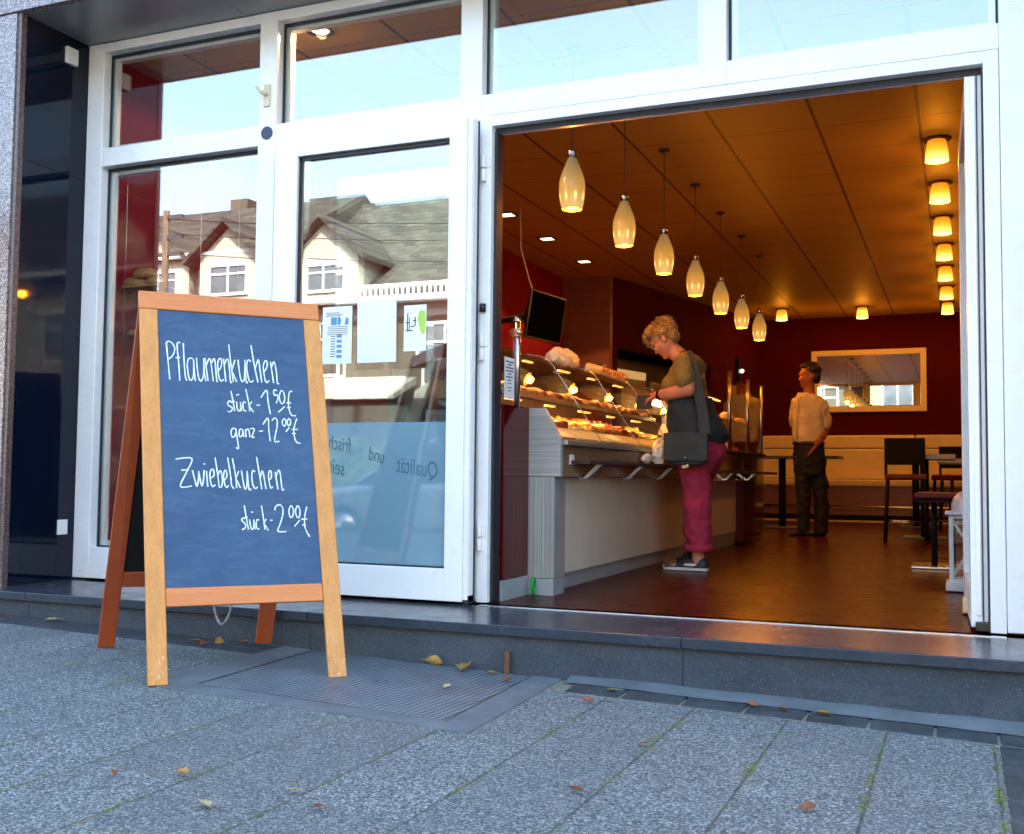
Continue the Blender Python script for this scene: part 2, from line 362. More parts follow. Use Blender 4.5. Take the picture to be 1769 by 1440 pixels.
# roof slate
def slate(name, a, c):
    m, nt, b = newmat(name)
    v = coords(nt, scale=(1, 1, 1))
    sx = N(nt, 'ShaderNodeSeparateXYZ'); nt.links.new(v, sx.inputs[0])
    cb = N(nt, 'ShaderNodeCombineXYZ'); nt.links.new(sx.outputs[0], cb.inputs[0]); nt.links.new(sx.outputs[2], cb.inputs[1])
    br = N(nt, 'ShaderNodeTexBrick'); nt.links.new(cb.outputs[0], br.inputs['Vector']); br.inputs['Scale'].default_value = 1
    br.inputs['Brick Width'].default_value = .32; br.inputs['Row Height'].default_value = .16; br.inputs['Mortar Size'].default_value = .012
    br.inputs['Color1'].default_value = (*a, 1); br.inputs['Color2'].default_value = (*c, 1); br.inputs['Mortar'].default_value = (.03, .03, .03, 1)
    nt.links.new(br.outputs['Color'], b.inputs['Base Color']); b.inputs['Roughness'].default_value = .8; b.inputs['Specular IOR Level'].default_value = .1
slate('slate', (.034, .042, .038), (.085, .092, .075))
plain('wall_shade_brown', (.06, .055, .04), .7, var=.3, vs=1.5)  # brown with the lower wall's shade in it; chimneys share it
# script windows (curtained glass of the far houses)
plain('house_pane', (.08, .1, .12), .08, var=.3, vs=2, spec=.8)
# hair
m, nt, b = newmat('hair_blond'); f = noise(nt, coords(nt, scale=(26, 26, 5)), 9, 4, .7, .4)
nt.links.new(ramp(nt, f, [(.35, (.06, .025, .008)), (.5, (.34, .18, .05)), (.64, (.85, .6, .25))]), b.inputs['Base Color']); b.inputs['Roughness'].default_value = .5; bump(nt, b, f, .8, .01)
plain('hair_dark', (.012, .01, .01), .5, var=.3, vs=30, bmp=.6)

# ------------------------------------------------------------------ mesh helpers
class B:
    """collects shapes into one mesh"""
    def __init__(s): s.v = []; s.f = []; s.sm = []
    def add(s, vs, fs, smooth=False):
        o = len(s.v); s.v += [tuple(p) for p in vs]; s.f += [[i + o for i in f] for f in fs]; s.sm += [smooth] * len(fs)
    def box(s, x0, x1, y0, y1, z0, z1, M_=None):
        x0, x1 = sorted((x0, x1)); y0, y1 = sorted((y0, y1)); z0, z1 = sorted((z0, z1))
        p = [Vector(q) for q in ((x0, y0, z0), (x1, y0, z0), (x1, y1, z0), (x0, y1, z0), (x0, y0, z1), (x1, y0, z1), (x1, y1, z1), (x0, y1, z1))]
        if M_: p = [M_ @ q for q in p]
        s.add(p, [(0, 3, 2, 1), (4, 5, 6, 7), (0, 1, 5, 4), (1, 2, 6, 5), (2, 3, 7, 6), (3, 0, 4, 7)]); return s
    def prism(s, a, b_):
        """hexahedron / prism between two equal polygons (lists of points)"""
        n = len(a); s.add(list(a) + list(b_), [tuple(reversed(range(n))), tuple(range(n, 2 * n))] + [(i, (i + 1) % n, n + (i + 1) % n, n + i) for i in range(n)]); return s
    def tube(s, pts, r, n=8, cap=True, flat=None):
        pts = [Vector(p) for p in pts]
        if not hasattr(r, '__len__'): r = [r] * len(pts)
        vs = []; up = None
        for i, p in enumerate(pts):
            d = (pts[min(i + 1, len(pts) - 1)] - pts[max(i - 1, 0)])
            if d.length < 1e-9: d = Vector((0, 0, 1))
            d.normalize()
            if up is None: up = Vector((0, 0, 1)) if abs(d.z) < .9 else Vector((1, 0, 0))
            a = d.cross(up)
            if a.length < 1e-6: a = d.cross(Vector((0, 1, 0)))
            a.normalize(); b2 = a.cross(d).normalized(); up = b2
            for k in range(n):
                t = 2 * PI * k / n; vs.append(p + (a * math.cos(t) + b2 * math.sin(t)) * r[i])
        fs = [(i * n + k, i * n + (k + 1) % n, (i + 1) * n + (k + 1) % n, (i + 1) * n + k) for i in range(len(pts) - 1) for k in range(n)]
        if cap: fs += [tuple(reversed(range(n))), tuple(range((len(pts) - 1) * n, len(pts) * n))]
        s.add(vs, fs, True); return s
    def lathe(s, prof, c=(0, 0, 0), n=20, cap=False, sx=1, sy=1):
        c = Vector(c); vs = [c + Vector((r * math.cos(2 * PI * k / n) * sx, r * math.sin(2 * PI * k / n) * sy, z)) for r, z in prof for k in range(n)]
        m_ = len(prof)
        fs = [(i * n + k, i * n + (k + 1) % n, (i + 1) * n + (k + 1) % n, (i + 1) * n + k) for i in range(m_ - 1) for k in range(n)]
        if cap: fs += [tuple(reversed(range(n))), tuple(range((m_ - 1) * n, m_ * n))]
        s.add(vs, fs, True); return s
    def ball(s, c, r, n=12, m_=8, M_=None):
        if not hasattr(r, '__len__'): r = (r, r, r)
        c = Vector(c); vs = [c]; vs = []
        for i in range(1, m_):
            ph = PI * i / m_
            for k in range(n):
                t = 2 * PI * k / n; q = Vector((r[0] * math.sin(ph) * math.cos(t), r[1] * math.sin(ph) * math.sin(t), r[2] * math.cos(ph)))
                vs.append(c + (M_ @ q if M_ else q))
        top = Vector((0, 0, r[2])); top = M_ @ top if M_ else top
        vs += [c + top, c - top]; a = len(vs) - 2
        fs = [(i * n + k, (i + 1) * n + k, (i + 1) * n + (k + 1) % n, i * n + (k + 1) % n) for i in range(m_ - 2) for k in range(n)]
        fs += [(a, k, (k + 1) % n) for k in range(n)] + [(a + 1, (m_ - 2) * n + (k + 1) % n, (m_ - 2) * n + k) for k in range(n)]
        s.add(vs, fs, True); return s
    def loft(s, rings, n=18):
        """rings: (centre, half width x, half width y[, power]) stacked; closed"""
        vs = []
        for c, a, b_ in rings:
            for k in range(n):
                t = 2 * PI * k / n; vs.append(Vector(c) + Vector((a * math.cos(t), b_ * math.sin(t), 0)))
        m_ = len(rings)
        fs = [(i * n + k, i * n + (k + 1) % n, (i + 1) * n + (k + 1) % n, (i + 1) * n + k) for i in range(m_ - 1) for k in range(n)]
        fs += [tuple(reversed(range(n))), tuple(range((m_ - 1) * n, m_ * n))]
        s.add(vs, fs, True); return s
def wloc(o):
    v = Vector((0, 0, 0))
    while o: v += Vector(o.location); o = o.parent
    return v
def build(name, b, mat, parent=None, local=False, bevel=0, smooth=None, kind=None, mats=None):
    off = Vector((0, 0, 0)) if (local or not parent) else wloc(parent)
    me = bpy.data.meshes.new(name)
    me.from_pydata([tuple(Vector(p) - off) for p in b.v], [], b.f)
    bm = bmesh.new(); bm.from_mesh(me); bmesh.ops.recalc_face_normals(bm, faces=bm.faces); bm.to_mesh(me); bm.free()
    me.polygons.foreach_set('use_smooth', b.sm if smooth is None else [smooth] * len(b.f))
    me.materials.append(M[mat])
    o = bpy.data.objects.new(name, me); C.objects.link(o); o.parent = parent
    if bevel:
        md = o.modifiers.new('bevel', 'BEVEL'); md.width = bevel; md.segments = 2; md.limit_method = 'ANGLE'; md.angle_limit = R(40)
    if kind: o['kind'] = kind
    return o
def tag(o, label=None, cat=None, group=None, kind=None):
    if label: o['label'] = label
    if cat: o['category'] = cat
    if group: o['group'] = group
    if kind: o['kind'] = kind
    return o
def thing(name, label, cat, loc=(0, 0, 0), rz=0, group=None):
    o = bpy.data.objects.new(name, None); C.objects.link(o); o.location = loc; o.rotation_euler = (0, 0, rz); o.empty_display_size = .1
    return tag(o, label, cat, group)
def dup(o, parent=None):
    c = o.copy(); C.objects.link(c); c.parent = parent
    for ch in list(o.children): dup(ch, c)
    return c
def remesh(b, voxel, smooth_it=2):
    """union of overlapping closed shapes -> one continuous skin"""
    me = bpy.data.meshes.new('tmp'); me.from_pydata([tuple(p) for p in b.v], [], b.f)
    bm = bmesh.new(); bm.from_mesh(me); bmesh.ops.recalc_face_normals(bm, faces=bm.faces); bm.to_mesh(me); bm.free()
    o = bpy.data.objects.new('tmp', me); C.objects.link(o)
    md = o.modifiers.new('r', 'REMESH'); md.mode = 'VOXEL'; md.voxel_size = voxel
    md = o.modifiers.new('s', 'SMOOTH'); md.iterations = smooth_it; md.factor = .5
    dg = bpy.context.evaluated_depsgraph_get(); ev = o.evaluated_get(dg); m2 = ev.to_mesh()
    r = B(); r.v = [tuple(v.co) for v in m2.vertices]; r.f = [tuple(p.vertices) for p in m2.polygons]; r.sm = [True] * len(r.f)
    ev.to_mesh_clear(); bpy.data.objects.remove(o); bpy.data.meshes.remove(me)
    return r
def textmesh(body, size, matrix, ext=.0006, align='CENTER', xs=1.0, shear=0):
    cu = bpy.data.curves.new('t', 'FONT'); cu.body = body; cu.size = size; cu.align_x = align; cu.extrude = ext; cu.shear = shear
    o = bpy.data.objects.new('t', cu); C.objects.link(o)
    dg = bpy.context.evaluated_depsgraph_get(); ev = o.evaluated_get(dg); m2 = ev.to_mesh()
    r = B(); r.v = [tuple(matrix @ Vector((v.co.x * xs, v.co.y, v.co.z))) for v in m2.vertices]; r.f = [tuple(p.vertices) for p in m2.polygons]; r.sm = [False] * len(r.f)
    ev.to_mesh_clear(); bpy.data.objects.remove(o); bpy.data.curves.remove(cu)
    return r
def light(name, kind, loc, energy, col, size=.05, rot=None, parent=None, sx=None, sy=None):
    l = bpy.data.lights.new(name, kind); l.energy = energy; l.color = col
    if kind == 'AREA': l.shape = 'RECTANGLE'; l.size = sx; l.size_y = sy
    else: l.shadow_soft_size = size
    o = bpy.data.objects.new(name, l); C.objects.link(o); o.location = loc
    if rot: o.rotation_euler = rot
    o.parent = parent
    return o

# ================================================================== THE SETTING
KS = .028
def gz(x): return -KS * (min(max(x, -5.5), 1.5) + 2.5)
def strip(name, xs, y0, y1, mat, dz=0, thick=.0, z=None, kind='structure'):
    b = B()
    for a, c in zip(xs[:-1], xs[1:]):
        za, zc = (gz(a) + dz, gz(c) + dz) if z is None else (z, z)
        b.add([(a, y0, za), (c, y0, zc), (c, y1, zc), (a, y1, za)], [(0, 1, 2, 3)])
    o = build(name, b, mat); o['kind'] = kind; return o
XS = [-40, -5.5, 1.5, 40]
strip('ground', [-400, 400], -400, 400, 'soil', z=-.36)
strip('pavement', XS, -2.3, 3.94, 'slab_aggregate')
strip('pavement_edge', [-40, -5.5, -2.80], 3.94, 4.2, 'asphalt_strip')
strip('pavement_bed', [-2.8, 1.5, 40], 3.94, 4.2, 'joint_sand', dz=.0)
strip('road', [-200, 200], -9.3, -2.42, 'asphalt', z=-.2)
b = B(); b.box(-40, 40, -2.42, -2.3, -.35, -.02); build('kerb', b, 'concrete', bevel=.015)['kind'] = 'structure'
b = B(); b.box(-60, 60, -9.45, -9.3, -.35, -.06); b.box(-60, 60, -40, -9.45, -.35, -.064); build('far_pavement', b, 'concrete')['kind'] = 'structure'
# row of setts along the step and the column of setts running to the street
b = B(); y0, y1 = 3.945, 4.085; x = -1.43; i = 0
def sett(x0, x1, ya, yb, tilt=.007):
    j = random.uniform(-.002, .002)
    b.prism([(x0, ya, gz(x0) - .05), (x1, ya, gz(x1) - .05), (x1, yb, gz(x1) - .05), (x0, yb, gz(x0) - .05)],
            [(x0 + .003, ya + .003, gz(x0) + .002 + j), (x1 - .003, ya + .003, gz(x1) + .002 - j), (x1 - .003, yb - .003, gz(x1) + .002 + tilt), (x0 + .003, yb - .003, gz(x0) + .002 + tilt)])
while x < 6:
    wd = random.uniform(.215, .245) if not (.05 < x + .2 < .2) else .2
    sett(x, x + wd - .005, y0, y1); x += wd
y = 3.93
while y > -1:
    dl = random.uniform(.2, .25)
    for k in range(4):
        sett(.105 + k * .235, .105 + k * .235 + .222, y - dl + .006, y, .002)
    y -= dl
build('paving_setts', b, 'sett_stone', bevel=.004)['kind'] = 'structure'
strip('sett_bed', [.098, 1.5], -1, 3.945, 'joint_sand', dz=-.003)
# cement fillet against the riser
b = B(); n = 60; up = []; lo = []
for i in range(n + 1):
    x = -1.47 + i * 6 / n
    up.append((x, 4.165, .0 - .03 * min(1, (x + 1.47) / 1.6) + random.uniform(-.003, .003))); lo.append((x, 4.083 + random.uniform(-.008, .006), gz(x) + .010))
b.add(up + lo, [(i, i + 1, n + 2 + i, n + 1 + i) for i in range(n)], True); build('cement_fillet', b, 'mortar_strip')['kind'] = 'structure'
# door step: tread slabs and riser slabs
XJ = [-9, -6.2, -4.42, -2.72, -1.01, .72, 2.4, 6]
b = B()
for a, c in zip(XJ[:-1], XJ[1:]): b.box(a + .0015, c - .0015, 4.13, 4.80, .138, .18)
tr = build('door_step', b, 'basalt', bevel=.003); tr['kind'] = 'structure'
b = B()
for a, c in zip(XJ[:-1], XJ[1:]): b.box(a + .001, c - .001, 4.158, 4.7, -.3, .1375)
build('step_riser', b, 'basalt_riser', bevel=.002)['kind'] = 'structure'
b = B(); b.box(-2.135, .16, 4.700, 4.722, .17, .184); build('threshold_strip', b, 'steel', bevel=.002)['kind'] = 'structure'
# cellar grating
g = thing('cellar_grating', 'square steel plate in a concrete frame let into the pavement under the chalkboard sign', 'grating', (-2.15, 3.7, gz(-2.15)))
def gq(b, p, dz0, dz1): b.prism([(x, y, gz(x) + dz0) for x, y in p], [(x, y, gz(x) + dz1) for x, y in p])
O = [(-2.83, 3.20), (-1.47, 3.17), (-1.51, 4.158), (-2.86, 4.158)]; I = [(-2.66, 3.30), (-1.60, 3.275), (-1.635, 4.15), (-2.70, 4.15)]
b = B()
for k in range(4):
    if k == 2: continue
    gq(b, [O[k], O[(k + 1) % 4], I[(k + 1) % 4], I[k]], -.04, .006)
build('frame', b, 'concrete', g, bevel=.003)
b = B(); gq(b, I, -.03, .003); build('plate', b, 'grating_plate', g)
b = B()
for k in (0, 1, 3):
    p, q = Vector(I[k]), Vector(I[(k + 1) % 4]); d_ = (q - p).normalized(); nn = Vector((-d_.y, d_.x)) * .006
    gq(b, [p, q, q + nn, p + nn], -.008, .0055)
build('rim', b, 'dark_steel', g)

# ------------------------------------------------------------------ the shop building
bld = thing('shop_building', 'bakery shop building with pink granite pillar, dark reveal and white framed glass front', 'building', (-2.3, 4.78, .18))
GF = 4.275
b = B(); b.box(-7.5, -4.785, GF, 5.2, -.3, 3.33); b.box(-16, -7.5, GF, 5.2, -.3, 3.33); build('granite_pillar', b, 'granite_pink', bld)
b = B(); b.box(-4.785, -4.755, GF + .008, GF + .045, .18, 3.331); build('pillar_edge', b, 'granite_edge', bld)
p = B(); p.box(-4.785, -4.76, GF + .046, 4.779, .182, 3.331); rp = build('reveal_panel', p, 'black_gloss', bld)
p = B(); p.box(-4.76, -4.756, GF + .05, 4.779, 1.82 + .7, 1.823 + .7); build('panel_joint', p, 'gasket', rp)
b = B(); b.box(-16, 14, GF + .002, 17.6, 3.42, 9.4); build('upper_storeys', b, 'granite_pink', bld)
b = B(); b.box(-16, 14, GF - .012, GF + .03, 3.334, 9.2); build('fascia', b, 'granite_pink', bld, bevel=.002)
b = B()
for a, c in zip([-4.785, -3.62, -2.2, -.8, .6, 2], [-3.62, -2.2, -.8, .6, 2, 3.4]): b.box(a + .002, c - .002, GF + .032, 4.80, 3.334, 3.42)
build('soffit', b, 'soffit_metal', bld, bevel=.002)
b = B(); b.box(-16, -4.62, 5.2, 17.6, -.3, 3.42); b.box(2.0, 14, 4.9, 17.6, -.3, 3.42); b.box(-4.62, 2.0, 17.1, 17.6, -.3, 3.42)
b.box(.62, 14, GF, 4.9, -.3, 3.332); build('wall', b, 'granite_pink', bld)
# facade frame: F front plane, glass 7 cm behind
F0, F1, GY = 4.78, 4.885, 4.85
b = B()
V_ = [(-4.758, -4.637), (-3.53, -3.415), (-2.305, -2.185), (-1.077, -.963), (.166, .34)]
H_ = [(3.276, 3.331), (2.59, 2.70)]
fr = B()
for i, (a, c) in enumerate(V_):
    fr.box(a, c, F0, F1, .19 if i != 3 else 2.59, 3.331)
XG = [(V_[i][1], V_[i + 1][0]) for i in range(4)]
for i, (a, c) in enumerate(XG):
    for z0, z1 in H_: fr.box(a, c, F0 + .0015, F1 - .0015, z0, z1)
fr.box(XG[0][0], XG[0][1], F0 + .0015, F1 - .0015, .19, .367); fr.box(XG[1][0], XG[1][1], F0 + .0015, F1 - .0015, .19, .367)
wf = build('window_frame', fr, 'white_frame', bld, bevel=.004)
b = B(); b.box(.342, .62, F0 + .004, F1, .19, 3.331); sp_ = build('side_panel', b, 'white_panel', bld, bevel=.004)
b = B(); b.box(.3405, .3415, F0 - .0, F1 - .01, .19, 3.331); build('panel_joint', b, 'gasket', sp_)
b = B(); b.box(-2.185, .104, F0 - .001, F1, 2.535, 2.588); b.box(-2.183, -2.125, F0 - .006, F1 + .01, .186, 2.588); b.box(.104, .164, F0 - .001, F1 + .01, .186, 2.588)
b.box(-2.125, .104, F0 + .05, F1, 2.515, 2.535)
jb = build('door_frame', b, 'white_frame', bld, bevel=.003)
b = B(); b.box(-2.125, -2.11, F0 + .03, F1, .186, 2.515); b.box(-2.125, .10, F0 + .045, F0 + .05, 2.505, 2.535); build('door_seal', b, 'gasket', jb)
def pane(a, c, z0, z1, y=GY):
    b = B(); b.box(a - .004, c + .004, y, y + .006, z0 - .004, z1 + .004); o = build('window_pane', b, 'window_glass', bld)
    b = B(); t = .009
    for q in ((a, a + t, z0, z1), (c - t, c, z0, z1), (a + t, c - t, z0, z0 + t), (a + t, c - t, z1 - t * 1.6, z1)): b.box(q[0], q[1], y - .012, y - .001, q[2], q[3])
    build('gasket', b, 'gasket', o)
    b = B(); t = .035     # inner leaf of the frame seen through the glass
    for q in ((a, a + t, z0, z1), (c - t, c, z0, z1), (a + t, c - t, z0, z0 + t), (a + t, c - t, z1 - t, z1)): b.box(q[0], q[1], y + .008, y + .05, q[2], q[3])
    build('glazing_bead', b, 'white_frame', o)
for a, c in XG: pane(a, c, 2.70, 3.276)
pane(XG[0][0], XG[0][1], .367, 2.59); pane(XG[1][0], XG[1][1], .367, 2.59)
# things fixed to the frame and the reveal
b = B()
for k in range(24): pass
b.lathe([(0, 0), (.036, 0), (.036, .006), (0, .006)], n=28)
t = build('black_disc', b, 'navy_disc', None, local=True, smooth=False); t.location = (-3.47, F0, 2.655); t.rotation_euler = (R(90), 0, 0)
tag(t, 'round dark disc stuck on the white mullion crossing', 'disc')
t = thing('window_latch', 'small cream latch with a lever on the white mullion of the upper windows', 'latch', (-3.472, F0 - .001, 2.86))
b = B(); b.box(-3.492, -3.452, F0 - .012, F0 - .001, 2.80, 2.925); build('back_plate', b, 'cream_plastic', t, bevel=.004)
b = B(); b.tube([(-3.472, F0 - .012, 2.865), (-3.475, F0 - .035, 2.868), (-3.49, F0 - .045, 2.875), (-3.512, F0 - .05, 2.90)], [.012, .012, .009, .007], 10); build('lever', b, 'cream_plastic', t)
b = B(); b.box(-4.758, -4.735, 4.595, 4.68, 3.165, 3.262); tag(build('sensor_box', b, 'white_plastic', None, bevel=.004), 'square cream box high on the dark glossy reveal', 'sensor')
b = B(); b.box(-4.758, -4.752, 4.655, 4.728, .44, .525); tag(build('wall_sticker', b, 'white_plastic', None, bevel=.001), 'blank white square sticker low on the dark glossy reveal', 'sticker')

# ------------------------------------------------------------------ open door leaf on the left (turned out flat against the window)
dl = B(); DY0, DY1 = 4.655, 4.725
X0, X1, Z0, Z1 = -3.325, -2.205, .197, 2.55
gx0, gx1, gz0, gz1 = -3.185, -2.3, .352, 2.46
dl.box(X0, gx0, DY0, DY1, Z0, Z1); dl.box(gx1, X1, DY0, DY1, Z0, Z1)
dl.box(gx0, gx1, DY0 + .001, DY1 - .001, Z0, gz0); dl.box(gx0, gx1, DY0 + .001, DY1 - .001, gz1, Z1)
dr = build('door', dl, 'white_frame', bld, bevel=.004); tag(dr, 'white glazed door leaf folded back flat beside the entrance')
b = B(); b.box(X1 + .001, X1 + .026, DY0 + .012, DY1 + .02, Z0 + .01, Z1 - .01); b.box(X1 + .026, X1 + .03, DY0 + .02, DY1 + .02, Z0, Z1); build('edge_profile', b, 'white_frame', dr, bevel=.003)
b = B(); b.box(X1 + .03, X1 + .033, DY1 - .004, DY1 + .012, Z0, Z1); b.box(X1 + .002, X1 + .03, DY0 + .015, DY1, Z0 - .01, Z0 + .03)
for q in ((gx0, gx0 + .014, gz0, gz1), (gx1 - .006, gx1, gz0, gz1), (gx0, gx1, gz0, gz0 + .008), (gx0, gx1, gz1 - .02, gz1)): b.box(q[0], q[1], DY0 + .02, DY0 + .034, q[2], q[3])
build('gasket', b, 'gasket', dr)
b = B(); b.box(gx0 - .004, gx1 + .004, DY0 + .035, DY0 + .041, gz0 - .004, gz1 + .004); build('glass', b, 'window_glass', dr)
b = B(); b.box(gx0 + .014, gx1 - .006, DY0 + .0332, DY0 + .0345, gz0 + .008, 1.062); build('frosted_film', b, 'frosted_film', dr)
# lettering on the film, seen from the back
def arc_text(word, x, z, ang, size):
    Mx = Matrix.Translation((x, DY0 + .0328, z)) @ Matrix.Rotation(ang, 4, 'Y') @ Matrix.Rotation(R(90), 4, 'X') @ Matrix.Diagonal((-1, 1, 1, 1))
    build('lettering', textmesh(word, size, Mx, .0003, 'CENTER', .62, .25), 'script_ink', dr)
arc_text('Qualität', -2.47, .80, R(8), .115); arc_text('und', -2.70, .865, R(12), .1); arc_text('frische', -2.93, .925, R(10), .1); arc_text('seit', -2.93, .80, R(8), .11)
for z in (2.32, 1.43, .5):
    b = B(); b.tube([(-2.162, F0 - .018, z - .065), (-2.162, F0 - .018, z - .004)], .014, 12); b.tube([(-2.162, F0 - .018, z + .004), (-2.162, F0 - .018, z + .065)], .014, 12)
    b.box(-2.165, -2.13, F0 - .012, F0 - .006, z + .006, z + .065)
    build('hinge', b, 'white_plastic', jb, bevel=.001)
b = B(); b.lathe([(0, -.02), (.016, -.02), (.016, .02), (0, .02)], (-2.16, F0 - .016, 1.625), 14); build('lock_cap', b, 'black_plastic', jb)
# notices taped inside the door glass
def notice(x0, x1, z0, z1, label, marks, tilt=0):
    y = DY0 + .0335
    t = thing('notice', label, 'notice', ((x0 + x1) / 2, y, z0))
    b = B(); b.add([(x0 + tilt, y, z0), (x1 + tilt, y, z0), (x1, y, z1), (x0, y, z1), (x0 + tilt, y - .0008, z0), (x1 + tilt, y - .0008, z0), (x1, y - .0008, z1), (x0, y - .0008, z1)], [(0, 1, 2, 3), (4, 7, 6, 5), (0, 4, 5, 1), (1, 5, 6, 2), (2, 6, 7, 3), (3, 7, 4, 0)])
    build('sheet', b, 'paper', t)
    for nm, mt, rects in marks:
        b = B()
        for r in (rects if nm != 'drawing' else [q for q in rects if q[2] > .05]):
            if not isinstance(r[0], tuple): b.box(x0 + r[0], x0 + r[1], y - .0016, y - .0012, z0 + r[2], z0 + r[3])
            else: b.add([(x0 + q, y - .0014, z0 + s_) for q, s_ in r], [tuple(range(len(r)))])
        build(nm, b, mt, t)
random.seed(3)
lines = [(.02, .02 + random.uniform(.06, .14), .262 - k * .008, .265 - k * .008) for k in range(0, 3)] + [(.03, .15, .19 - k * .01, .193 - k * .01) for k in range(5)]
tab = [(.05, .078, .036 + k * .013, .04 + k * .013) for k in range(9)]
tab2 = [(.086, .116, .03 + k * .026, .046 + k * .026) for k in range(5)]
ph = [[(.09, .20), (.105, .2), (.112, .225), (.1, .245), (.088, .235)], [(.13, .2), (.155, .2), (.155, .23), (.14, .24)], (.05, .085, .2, .24)]
notice(-3.03, -2.855, 1.365, 1.66, 'white notice with two small blue pictures and a blue table on the door glass', [('photo', 'cloud_blue_print', ph[:1]), ('photo', 'cloud_blue_print', ph[1:2]), ('photo', 'cloud_blue_print', ph[2:]), ('table', 'cloud_blue_print', tab2), ('writing', 'ink', lines + tab)], 0)
notice(-2.825, -2.60, 1.365, 1.685, 'blank white sheet, middle one of three on the door glass', [], .004)
notice(-2.555, -2.43, 1.415, 1.645, 'narrow notice with a green curve and a grey drawing on the door glass', [('print', 'green_print', [[(.12, .09), (.12, .2), (.085, .2), (.078, .16), (.09, .11), (.105, .08)]]),
    ('drawing', 'ink', [(.01, .05, .1, .106), (.018, .024, .105, .19), (.03, .034, .105, .17), (.04, .06, .12, .126), (.06, .066, .126, .17), (.01, .03, .14, .145), (.05, .07, .15, .155), (.0, .12, .0, .006)])])
# right door leaf, opened inwards and seen on its edge
rl = B(); ang = math.atan2(.045, 4.8)
Mr = Matrix.Translation((.098, 4.83, 0)) @ Matrix.Rotation(R(1.4), 4, 'Z')
for q in ((-.066, 0, 0, .105, .2, 2.51), (-.066, 0, 1.0, 1.1, .2, 2.51), (-.066, 0, .105, 1.0, .2, .35), (-.066, 0, .105, 1.0, 2.41, 2.51)): rl.box(*q, Mr)
r2 = build('door', rl, 'white_frame', bld, bevel=.004); tag(r2, 'white glazed door leaf opened inwards on the right')
b = B(); b.box(-.036, -.03, .1, 1.0, .345, 2.415, Mr); build('glass', b, 'window_glass', r2)
b = B(); b.box(-.022, -.017, -.006, -.001, .2, 2.51, Mr); b.box(-.05, -.002, -.004, .09, .186, .2, Mr); b.box(-.0, .004, -.02, .0, .19, 2.51, Mr); build('gasket', b, 'gasket', r2)
b = B(); b.box(-.046, -.026, -.008, -.001, .25, 2.5, Mr); build('edge_profile', b, 'white_frame', r2, bevel=.002)
b = B(); b.box(-.05, .012, -.03, .03, .186, .225, Mr); build('foot_bracket', b, 'black_plastic', r2, bevel=.004)

# ------------------------------------------------------------------ interior shell
b = B(); b.box(-4.62, 2.0, 4.722, 17.1, .05, .18); fl = build('floor', b, 'floor_wood'); fl['kind'] = 'structure'
b = B(); b.box(-4.62, 2.0, 4.887, 17.1, 3.30, 3.33); build('ceiling', b, 'ceiling_panel')['kind'] = 'structure'
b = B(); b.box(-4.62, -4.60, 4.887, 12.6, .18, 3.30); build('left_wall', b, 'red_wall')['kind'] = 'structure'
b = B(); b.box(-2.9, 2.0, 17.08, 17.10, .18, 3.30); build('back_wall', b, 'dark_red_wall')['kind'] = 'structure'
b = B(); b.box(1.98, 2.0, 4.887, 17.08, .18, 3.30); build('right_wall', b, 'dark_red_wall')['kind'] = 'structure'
b = B(); b.box(-4.60, -3.98, 12.6, 12.7, .18, 3.30); build('panelled_wall', b, 'slat_wood')['kind'] = 'structure'
# diagonal wall with the oven niche
a0, a1 = Vector((-3.98, 12.7, 0)), Vector((-2.9, 17.08, 0)); dd = (a1 - a0); LL = dd.length; dd.normalize()
Md = Matrix.Translation(a0) @ Matrix.Rotation(math.atan2(dd.y, dd.x), 4, 'Z')
b = B(); b.box(0, LL, 0, .1, 2.42, 3.3, Md); b.box(0, .12, 0, .1, .18, 2.42, Md); b.box(2.75, LL, 0, .1, .18, 2.42, Md); b.box(.12, 2.75, .75, .8, .18, 2.42, Md)
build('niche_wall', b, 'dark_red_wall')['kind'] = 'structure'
b = B(); b.box(-.05, .62, F1 + .02, 8.3, .181, .186); build('entrance_mat', b, 'black_matte'); bpy.data.objects['entrance_mat'].location.x = .1
tag(bpy.data.objects['entrance_mat'], 'dark flat mat lying inside the entrance at the right door', 'mat')

# ================================================================== LAMPS
WARM = (1, .31, .01)
def pendant():
    t = thing('pendant_lamp', 'x', 'lamp', (0, 0, 0), group='pendant lamps over the counter')
    b = B(); b.lathe([(.058, 0), (.066, .03), (.0735, .075), (.0765, .12), (.074, .165), (.062, .21), (.044, .255), (.030, .29), (.0275, .30), (.0255, .30), (.042, .25), (.06, .2), (.0715, .15), (.072, .09), (.056, .002)], n=28)
    sh = build('glass_shade', b, 'pendant_glass', t, local=True)
    b = B(); b.tube([(.0585 * math.cos(2 * PI * k / 28), .0585 * math.sin(2 * PI * k / 28), .001) for k in range(29)], .0022, 6); build('rim', b, 'dark_steel', sh, local=True)
    b = B(); b.lathe([(0, .018), (.054, .018)], n=28); build('bulb_glow', b, 'lamp_mouth', sh, local=True)
    b = B(); b.lathe([(0, .354), (.012, .354), (.025, .349), (.0275, .343), (.0275, .292), (0, .292)], n=24); build('metal_cap', b, 'steel', t, local=True)
    b = B(); b.tube([(0, 0, .352), (0, 0, .94)], .0028, 6); build('cable', b, 'dark_steel', t, local=True)
    b = B(); b.lathe([(0, .954), (.045, .954), (.045, .944), (.03, .938), (.008, .936), (.006, .92), (0, .92)], n=24); build('ceiling_rose', b, 'dark_steel', t, local=True)
    return t
pd = pendant(); ORD = ['nearest', 'second nearest', 'third nearest', 'middle', 'third farthest', 'second farthest', 'farthest']
for i in range(7):
    o = pd if i == 0 else dup(pd)
    o.location = (-2.06, 5.78 + 1.043 * i, 2.345); o['label'] = ORD[i] + ' bottle-shaped amber glass pendant lamp of the row over the counter'
    light('pendant_light', 'POINT', (-2.06, 5.78 + 1.043 * i, 2.325), 2.1, WARM, .03)
